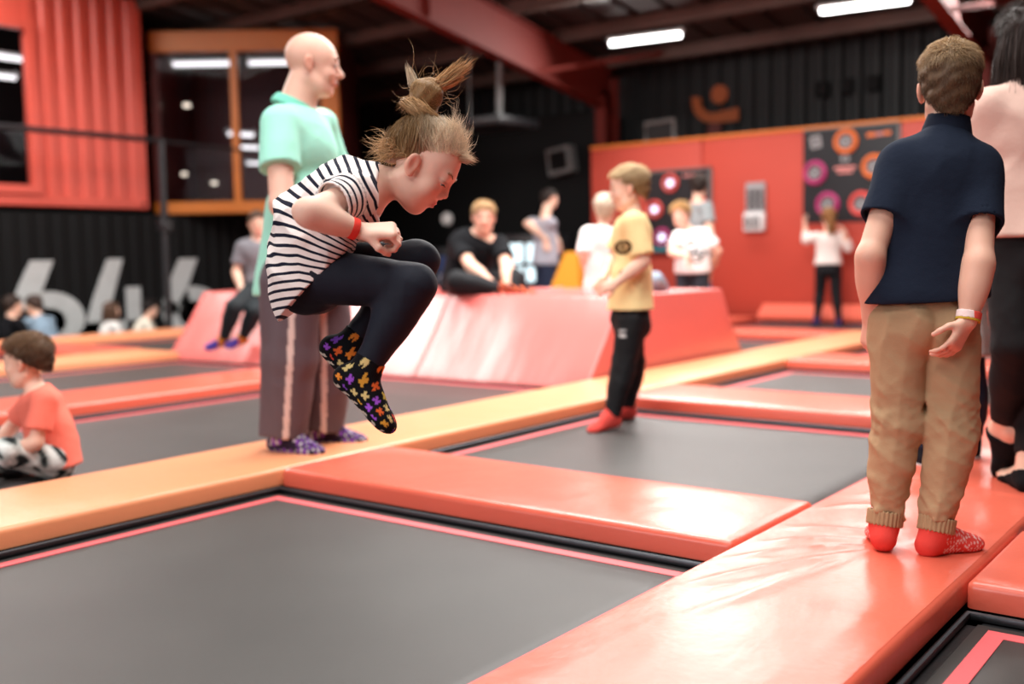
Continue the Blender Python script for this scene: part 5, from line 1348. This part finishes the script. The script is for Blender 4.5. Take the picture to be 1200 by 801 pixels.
# ------------------------------------------------------------------ boy in yellow shirt
def yellow_boy():
    J = dict(pel=(-2.8670, 4.7482, 0.4742), mid=(-2.8673, 4.7693, 0.6844), che=(-2.8704, 4.7860, 0.8724), nek=(-2.8717, 4.7991, 1.0111), hed=(-2.8946, 4.7960, 1.1547),
             shl=(-2.7825, 4.6576, 0.9614), shr=(-2.9727, 4.9224, 0.9716), ell=(-2.7264, 4.6534, 0.7694), wrl=(-2.8274, 4.5519, 0.6596), elr=(-3.0460, 4.8889, 0.7978), wrr=(-2.9880, 4.6753, 0.6736),
             hil=(-2.8196, 4.6862, 0.4520), hir=(-2.9071, 4.7965, 0.4433), knl=(-2.8382, 4.6370, 0.2330), knr=(-2.8889, 4.8156, 0.2323), anl=(-2.8582, 4.5399, -0.0236), anr=(-2.9507, 4.8521, -0.0253))
    J['hf'] = A3((-0.8073, -0.5578, -0.1200)); J['hu'] = A3((-0.0476, -0.0366, 1.0000)); J['hdl'] = A3((-0.8049, -0.4298, -0.3000)); J['pnl'] = A3((-0.4877, 0.6341, -0.5000)); J['hdr'] = A3((-0.0915, -0.7012, -0.6000)); J['pnr'] = A3((0.7865, -0.5305, 0.0000))
    J['tol'] = A3((-0.2988, -0.9237, -0.1000)); J['tor'] = A3((-0.4604, -0.7956, 0.0000))
    def yc(V, J):
        c = np.tile(A3(lin('f6dca2')), (len(V), 1))
        q = V - J['che']; r = q @ A3(A3((0.7927, 0.6096, 0.0000))); u = q[:, 2]; d = q @ A3(A3((-0.6096, 0.7927, 0.0000)))
        # dark print: a ring on the chest side and small curled marks below
        for (a, b, R, w_) in ((-.062, -.03, .028, .009), (-.062, -.03, .004, .008), (-.055, -.17, .020, .008)):
            rr = np.hypot((r - a) * 1.0, u - b); c[(np.abs(rr - R) < w_) & (d < .02)] = lin('4a3a20')
        return c
    human('standing_boy', 'blond boy in yellow shirt and black trousers standing on trampoline corner', J, 1.32, True, .0075, skin=lin('eec2ac'),
          shirt=dict(color=yc, loose=.018, sleeve=.85, sl=.020, hemp=(-2.8651, 4.7542, 0.5188), hemn=(0, 0, -1), flare=.012, fold=.006, ff=24, name='yellow_shirt', res=.0065, scoop=.2), pants=dict(color=lambda V, J: np.where(((np.abs(V[:, 2] - J['hil'][2] + .05) < .028) & (np.abs((V - J['hil']) @ A3(A3((0.7927, 0.6096, 0.0000))) + .055) < .016) & (np.sin(V[:, 2] * 260) > -.2))[:, None], A3(lin('d8d8d8')), A3(lin('131316'))), loose=.012, end=.02, cuff=.012, fold=.005, name='black_trousers'),
          feet=dict(color=lin('e8544c'), add=.004, height=.05, name='red_grip_sock'), hair=short_hair(lin('8f6f4a'), lin('e0c69c'), n=3200, L=.028, rad=.0012, thick=.005, nape=-.075), head_h=.222, brow=lin('a5805c'), curl=.5)
yellow_boy()

# ------------------------------------------------------------------ seated boy at the left edge
def coral_boy():
    J = dict(pel=(-4.1663, 2.2584, 0.0041), mid=(-4.1751, 2.2607, 0.0930), che=(-4.2065, 2.2456, 0.1824), nek=(-4.2327, 2.2359, 0.2859), hed=(-4.2651, 2.2229, 0.4038),
             shl=(-4.0492, 2.1716, 0.2562), shr=(-4.3916, 2.3098, 0.2231), ell=(-4.0320, 2.1182, 0.0992), wrl=(-4.1417, 2.0538, 0.0468), elr=(-4.5030, 2.2623, 0.1008), wrr=(-4.4301, 2.1487, 0.0497),
             hil=(-4.0951, 2.2116, 0.0013), hir=(-4.2590, 2.2851, -0.0282), knl=(-4.1026, 2.0350, 0.0641), knr=(-4.5739, 2.2457, -0.0244), anl=(-4.3620, 2.0539, -0.0293), anr=(-4.3649, 2.1757, -0.0541))
    J['hf'] = A3((-0.7805, -0.6255, -0.0800)); J['hu'] = A3((-0.0634, -0.0488, 1.0000)); J['hdl'] = A3((-0.7927, -0.6096, -0.1500)); J['pnl'] = A3((-0.1829, 0.2378, -1.0000)); J['hdr'] = A3((-0.7927, -0.6096, -0.1000)); J['pnr'] = A3((0.1829, -0.2378, -1.0000))
    J['tol'] = A3((-0.8780, -0.1706, 0.1000)); J['tor'] = A3((-0.0489, -0.9207, 0.1000))
    def camo(V, J):
        n = np.sin(V @ A3((61, 23, 40)) + 2 * np.sin(V @ A3((18, 55, 30)))) + np.sin(V @ A3((-33, 58, 44)) + 2 * np.sin(V @ A3((48, -20, 38))))
        c = np.tile(A3(lin('b9c0bd')), (len(V), 1)); c[n > .5] = lin('5c6664'); c[n > 1.1] = lin('23282a'); c[n < -1.0] = lin('dde2df'); return c
    human('seated_boy', 'brown haired boy in coral t-shirt and camouflage trousers seated at left edge', J, 1.08, True, .0074, skin=lin('eec0aa'),
          shirt=dict(color=lin('f27a68'), loose=.016, sleeve=.72, sl=.020, hemp=(-4.1477, 2.2680, -0.0425), hemn=A3((0.1585, 0.1219, -1.0000)), flare=.012, fold=.006, ff=26, name='coral_shirt', scoop=.4),
          pants=dict(color=camo, loose=.014, fold=.005, name='camouflage_trousers', mat=M['cloth'], end=.1, res=.0062), feet=dict(color=lin('2a2c30'), add=.004, height=.05), hair=short_hair(lin('4c3626'), lin('7a5a40'), n=2800, L=.036, rad=.0012, nape=-.055), head_h=.205, brow=lin('6a4a34'))
coral_boy()

# ------------------------------------------------------------------ people farther back
def ob(name, label, J, H, kid, res, **k): return human(name, label, J, H, kid, res, **k)
BT = .522
def seated_man():
    b = (-5.4749, 6.5825, 0.5257)
    J = dict(pel=(-5.5110, 6.5633, 0.6096), mid=(-5.5044, 6.5811, 0.7342), che=(-5.4493, 6.5734, 0.8650), nek=(-5.3725, 6.5815, 0.9869), hed=(-5.3058, 6.5579, 1.1207),
             shl=(-5.2260, 6.6490, 0.9152), shr=(-5.5446, 6.5059, 0.9222), ell=(-5.0478, 6.5143, 0.7314), wrl=(-4.9694, 6.4094, 0.6010), elr=(-5.2579, 6.3279, 0.7364), wrr=(-5.0217, 6.3056, 0.5976),
             hil=(-5.4229, 6.5650, 0.5820), hir=(-5.5217, 6.4892, 0.5841), knl=(-4.9894, 6.5230, 0.6243), knr=(-5.2212, 6.1167, 0.6226), anl=(-4.9484, 6.4454, 0.5472), anr=(-4.9501, 6.3194, 0.5647))
    J['hf'] = A3((0.6889, -0.7317, -0.0500)); J['hu'] = A3((0.0396, 0.0305, 1.0000)); J['hdl'] = A3((0.1280, -0.6585, -0.5000)); J['pnl'] = A3((-0.3963, -0.3048, -1.0000)); J['hdr'] = A3((0.7987, 0.1097, -0.4000)); J['pnr'] = A3((0.2378, 0.1829, -1.0000))
    J['tol'] = A3((0.9451, 0.4115, 0.0500)); J['tor'] = A3((0.9756, 0.3718, 0.0500))
    ob('seated_man', 'fair haired man in black t-shirt sitting on the foam block facing the viewer', J, 1.74, False, .0110, skin=lin('eab9a2'), shirt=dict(color=lin('17181b'), loose=.02, sl=.022, sleeve=.68, hem=.06, fold=.006, ff=16, name='black_shirt', scoop=.15, neck=.015),
       pants=dict(color=lin('15161a'), loose=.014, fold=.005, ff=20, name='black_trousers'), feet=dict(color=lambda V, Ff, an, so, up, sd: np.where((np.sin(V @ A3((90, 70, 110))) > .3)[:, None], A3(lin('d86a3a')), A3(lin('2a1c2a'))), height=.03, name='patterned_sock'),
       hair=short_hair(lin('8a6a48'), lin('c8a478'), n=1500, rad=.0018), head_h=.24, bulk=1.08)
seated_man()
def grey_man():
    d = 13.3
    J = stand((-7.7449, 10.7853, -0.0962), 0.65561 - 1.2, 1.66, False)
    yb = A3(J['anl'])[2]
    for k, v in dict(hed=(-7.7680, 10.9328, 1.5319), ell=(-7.8002, 10.4961, 1.2144), wrl=(-7.6089, 10.6236, 1.0205), elr=(-7.8618, 11.0738, 1.1376), wrr=(-7.7113, 11.0460, 0.9702)).items(): J[k] = v
    ob('standing_man', 'man in grey t-shirt and dark jeans with hand on hip by the vending cabinet', J, 1.66, False, .0130, shirt=dict(color=lin('a9a9b4'), loose=.03, sl=.025, sleeve=.6, hem=.05, fold=.006, ff=16, name='grey_shirt'),
       pants=dict(color=lin('232c42'), loose=.016, fold=.005, ff=18, name='jeans'), feet=dict(color=lin('d8d8d8'), add=.012, height=.03, name='white_shoe'), hair=short_hair(lin('2c211c'), n=500, rad=.002), bulk=1.05, eyes=True)
grey_man()
def white_kid():
    J = dict(pel=(-4.1666, 6.5185, 0.5800), mid=(-4.1766, 6.5254, 0.7237), che=(-4.1864, 6.5318, 0.8612), nek=(-4.1817, 6.5506, 1.0109), hed=(-4.1823, 6.5888, 1.1426),
             shl=(-4.2695, 6.4782, 0.9629), shr=(-4.1004, 6.6079, 0.9592), ell=(-4.2558, 6.4090, 0.8010), wrl=(-4.2761, 6.5046, 0.6495), elr=(-4.0439, 6.5728, 0.8087), wrr=(-4.1430, 6.6711, 0.6576),
             hil=(-4.2382, 6.5254, 0.5670), hir=(-4.1531, 6.5906, 0.5651), knl=(-4.2009, 6.9363, 0.5927), knr=(-3.8849, 6.8020, 0.6158), anl=(-4.2378, 7.1502, 0.4858), anr=(-3.9340, 7.0687, 0.4980))
    J['hf'] = A3((-0.4511, 0.9146, 0.0000)); J['hu'] = A3((0.0396, 0.0305, 1.0000)); J['hdl'] = A3((-0.0244, 0.3597, -1.0000)); J['pnl'] = A3((0.7927, 0.6096, 0.0000)); J['hdr'] = A3((-0.4634, 0.2744, -1.0000)); J['pnr'] = A3((-0.7927, -0.6096, 0.0000)); J['tol'] = A3((-0.6096, 0.7927, 0.0000)); J['tor'] = A3((-0.6096, 0.7927, 0.0000))
    ob('seated_child', 'white blond child in plain white top sitting on the block, seen from behind', J, 1.22, True, .0108, shirt=dict(color=lin('f0e2e0'), loose=.018, sl=.022, sleeve=.9, hem=.05, fold=.005, ff=20, name='white_top', scoop=.1),
       pants=dict(color=lin('93a2b4'), loose=.012, name='grey_trousers'), feet=dict(color=lin('e0544c')), hair=short_hair(lin('d8c8b0'), lin('f0e6d4'), n=1400, rad=.002, nape=-.08, L=.04))
white_kid()
def tee_boy():
    J = stand((-4.5876, 8.7216, -0.0862), 0.65561 + math.pi - .5, 1.44, True)
    for k, v in dict(hed=(-4.6956, 8.7021, 1.1633), nek=(-4.6650, 8.7762, 1.0375), shr=(-4.7009, 8.6773, 0.9590), shl=(-4.5369, 8.8680, 0.9715), elr=(-4.6482, 8.4504, 0.8181), wrr=(-4.4650, 8.3981, 0.7851), ell=(-4.4374, 8.9298, 0.8271), wrl=(-4.5564, 9.0088, 0.6361), che=(-4.6274, 8.7873, 0.8629)).items(): J[k] = v
    J['hf'] = A3((0.1219, -0.9786, -0.0500)); J['hu'] = A3((-0.0951, -0.0732, 1.0000))
    def tc(V, J):
        c = np.tile(A3(lin('efe8e6')), (len(V), 1)); q = V - J['che']; r = q @ A3(A3((0.7927, 0.6096, 0.0000))); u = q[:, 2]; f = (q @ A3(A3((-0.6096, 0.7927, 0.0000)))) < 0
        for a, b, rx, rz, cl in ((-.04, .0, .045, .07, '30343c'), (.05, -.05, .05, .035, '3a4a50'), (-.03, .05, .03, .02, 'c86a5a'), (.0, -.11, .06, .03, '4a4438'), (.05, .02, .03, .02, '6a8a8a')):
            c[f & (np.abs(np.hypot((r - a) / rx, (u - b) / rz) - .75) < .28)] = lin(cl)
        return c
    ob('standing_boy', 'curly blond boy in white t-shirt with dark scribble print behind the block', J, 1.44, True, .0112, shirt=dict(color=tc, loose=.026, sl=.026, sleeve=.7, hem=.03, fold=.005, ff=18, name='white_shirt', scoop=.3),
       pants=dict(color=lin('2a3038'), loose=.012, name='dark_jeans'), feet=dict(color=lin('d8544c')), hair=short_hair(lin('a07850'), lin('d8b078'), n=1600, rad=.002, L=.05, mess=.9, thick=.014))
tee_boy()
def grey_teen():
    J = stand((-5.2342, 10.0681, -0.0009), 0.65561 - 1.2, 1.62, False)
    J['hf'] = A3((-0.3718, 0.9756, -0.1000))
    ob('standing_teen', 'dark haired person in grey t-shirt facing the lit target board', J, 1.62, False, .0125, shirt=dict(color=lin('8f9698'), loose=.022, sl=.022, sleeve=.62, hem=.05, fold=.005, ff=18, name='grey_shirt'),
       pants=dict(color=lin('5a7896'), loose=.016, name='blue_jeans'), feet=dict(color=lin('d8544c')), hair=short_hair(lin('2a1d18'), lin('3a2a22'), n=900, rad=.002, L=.05, thick=.014, nape=-.08))
grey_teen()
def target_girl():
    J = stand((-4.6334, 12.2263, -0.1243), 0.65561 - .25, 1.43, True)
    for k, v in dict(elr=(-4.4199, 12.2993, 0.8480), wrr=(-4.4224, 12.1891, 1.0279), ell=(-4.8931, 12.1988, 0.9495), wrl=(-4.9162, 12.2008, 1.1440), anl=(-4.7612, 12.2015, -0.0235), anr=(-4.5129, 12.2640, -0.0418), knl=(-4.7409, 12.2523, 0.3233), knr=(-4.5496, 12.2719, 0.3136)).items(): J[k] = v
    J['hdl'] = A3((-0.2012, 0.0976, 1.0000)); J['hdr'] = A3((-0.5000, -0.0061, 0.8000)); J['hf'] = A3((-0.5304, 0.8536, 0.1000))
    def pony(root, J, W, F, s, res):
        short_hair(lin('8a5a34'), lin('a87848'), 700, .04, .01, -.075, .07, (0, -.3, 0), .2, .002)(root, J, W, F, s, res)
        n = 500; r = W(0, -.105, .05) + RNG.normal(0, .012, (n, 3)); VV, QQ, m_ = strands_mesh(r, -F[1] * .5 - F[2] * .8 + RNG.normal(0, .12, (n, 3)), RNG.uniform(.12, .2, n), .003, -F[2] * .3, 4)
        child('ponytail', np_mesh('ponytail', VV, QQ, cols=np.repeat(A3(lin('9a6a3c')) * RNG.uniform(.7, 1.2, (n, 1)), m_, 0)), M['hair'], root)
    ob('standing_girl', 'girl in white top and black leggings with raised hands at the right target board', J, 1.43, True, .0105, shirt=dict(color=lin('efe2dc'), loose=.014, sl=.018, sleeve=1.5, hem=-.01, fold=.004, ff=20, name='white_top', scoop=.1),
       pants=dict(color=lin('15161a'), loose=.006, cuff=.004, name='black_leggings', fold=.003), feet=dict(color=lin('3a2a50')), hair=pony, curl=.7)
target_girl()
def slope_boy():
    J = dict(pel=(-7.4745, 6.0640, 0.5931), mid=(-7.4919, 6.0661, 0.7450), che=(-7.4743, 6.0294, 0.8739), nek=(-7.4729, 6.0435, 1.0020), hed=(-7.4374, 6.0210, 1.1360),
             shr=(-7.5375, 5.9230, 0.9282), shl=(-7.4534, 6.1773, 0.9258), elr=(-7.5719, 5.8753, 0.7191), wrr=(-7.4489, 5.8268, 0.5559), ell=(-7.3588, 6.1674, 0.7345), wrl=(-7.2979, 6.0702, 0.5632),
             hir=(-7.4407, 5.9592, 0.5513), hil=(-7.4306, 6.0931, 0.5467), knr=(-7.3330, 5.6488, 0.4172), knl=(-7.2329, 5.7840, 0.3682), anr=(-7.4834, 5.6436, 0.1348), anl=(-7.3877, 5.7687, 0.1438))
    J['hf'] = A3((0.7865, -0.5305, -0.1000)); J['hu'] = A3((0.0000, 0.0000, 1.0000)); J['hdr'] = A3((0.2012, -0.0976, -1.0000)); J['pnr'] = A3((-0.5487, 0.7134, 0.0000)); J['hdl'] = A3((-0.0549, -0.4207, -1.0000)); J['pnl'] = A3((-0.5487, 0.7134, 0.0000)); J['tor'] = A3((-0.3690, -0.9145, -0.1500)); J['tol'] = A3((-0.0184, -0.9603, -0.1500))
    ob('seated_boy', 'boy in grey t-shirt and dark trousers sitting on the sloped end of block', J, 1.40, True, .0112, shirt=dict(color=lin('7c7a80'), loose=.02, sl=.022, sleeve=.7, hem=.05, fold=.005, ff=20, name='grey_shirt'),
       pants=dict(color=lin('1c2226'), loose=.018, cuff=.014, fold=.005, name='dark_trousers'), feet=dict(color=lambda V, Ff, an, so, up, sd: np.where((((V - an) @ Ff[1]) > .06)[:, None], A3(lin('4a3a8a')), A3(lin('c8742e'))), add=.008, height=.03, name='bright_shoe'), hair=short_hair(lin('5a4232'), n=800, rad=.002))
slope_boy()

# seated visitors beyond the far orange pad, on benches
def bench(x, y, L, label):
    r = empty('bench', (x, y, FLOOR_Z), label, 'bench', 'benches by the dark container')
    box('seat_board', (x - .2, y - L / 2, FLOOR_Z + .42), (x + .2, y + L / 2, FLOOR_Z + .46), M['wood_bench'], r, bevel=.008)
    for dy in (-L / 2 + .1, L / 2 - .14): box('leg', (x - .18, y + dy, FLOOR_Z), (x + .18, y + dy + .04, FLOOR_Z + .42), M['dark_metal'], r)
    return r
bench(-12.2, 6.35, 1.2, 'low brown bench hidden behind the far orange pad under the man in black')
bench(-12.2, 7.7, 1.3, 'low brown bench hidden behind the far orange pad under two seated girls')
def visitor(label, y, H, kid, face, shirtc, hairf, x=-12.2, lean=0.0, sleeve=1.7, name='seated_visitor'):
    yaw = math.pi / 2 + face
    z = FLOOR_Z + .46; h = H
    J = stand((x, y, FLOOR_Z), yaw, H, kid)
    fw = A3((-math.sin(yaw), math.cos(yaw), 0)); rt = A3((math.cos(yaw), math.sin(yaw), 0)); up = A3((0, 0, 1)); B = A3((x, y, z))
    pz = .085 * h
    for s_, k in (('l', -1), ('r', 1)):
        J['hi' + s_] = B + rt * k * .052 * h + up * .06 * h; J['kn' + s_] = J['hi' + s_] + fw * .24 * h + rt * k * .03 * h
        J['an' + s_] = A3((*(J['kn' + s_] + fw * .02)[:2], FLOOR_Z + .05 * h))
        J['sh' + s_] = B + up * .345 * h + rt * k * .112 * h + fw * (.05 + lean) * h; J['el' + s_] = B + up * .17 * h + rt * k * .15 * h + fw * (.12 + lean) * h; J['wr' + s_] = B + up * .14 * h + rt * k * .05 * h + fw * (.24 + lean) * h
        J['hd' + s_] = fw - rt * k * .4; J['pn' + s_] = -up; J['to' + s_] = fw
    J['pel'] = B + up * pz; J['mid'] = B + up * .17 * h + fw * .01; J['che'] = B + up * .27 * h + fw * (.02 + lean * .6) * h; J['nek'] = B + up * .38 * h + fw * (.04 + lean) * h
    J['hed'] = B + up * (.385 * h + headh(H, kid) * .62) + fw * (.06 + lean * 1.3) * h; J['hf'] = fw - up * lean * 2; J['hu'] = up + fw * lean * 2
    return human(name, label, J, H, kid, .0150, shirt=dict(color=shirtc, loose=.02, sl=.02, sleeve=sleeve, hem=.03, fold=.005, ff=18), pants=dict(color=lin('20242c'), loose=.014), feet=dict(color=lin('303034'), add=.01, height=.03, name='shoe'), hair=hairf, group='visitors seated before the digits')
visitor('man in black jacket, leftmost of the visitors seated before the digits', 6.12, 1.70, False, -1.7, lin('131316'), short_hair(lin('3a2a22'), n=500, rad=.002))
visitor('man in blue grey shirt leaning forward beside the man in black jacket', 6.58, 1.68, False, .3, lin('7f93a4'), short_hair(lin('4a3830'), n=500, rad=.002), x=-12.05, lean=.06)
visitor('brown haired girl in white top seated below the digit four', 7.40, 1.42, True, -1.9, lin('e8e4e0'), long_hair(lin('5a4030'), .2, 500, .003))
visitor('dark haired child in cream top bending forward, right of the seated visitors', 7.80, 1.42, True, -2.2, lin('e4dccc'), short_hair(lin('1e1614'), n=600, rad=.002, thick=.014, L=.05), lean=.07)

def window_person():
    J = stand((CX - .7, 6.45, 1.63), -math.pi / 2 + .5, 1.55, False)
    human('person_indoors', 'person in white top and blue jeans behind the red container window', J, 1.55, False, .0150, shirt=dict(color=lin('d8d2d2'), loose=.02, sl=.02, sleeve=1.5, fold=.004), pants=dict(color=lin('2c5a86'), loose=.014, name='jeans'), feet=dict(color=lin('303034'), add=.01, height=.03, name='shoe'), hair=short_hair(lin('6a4a34'), n=300, rad=.003))
window_person()
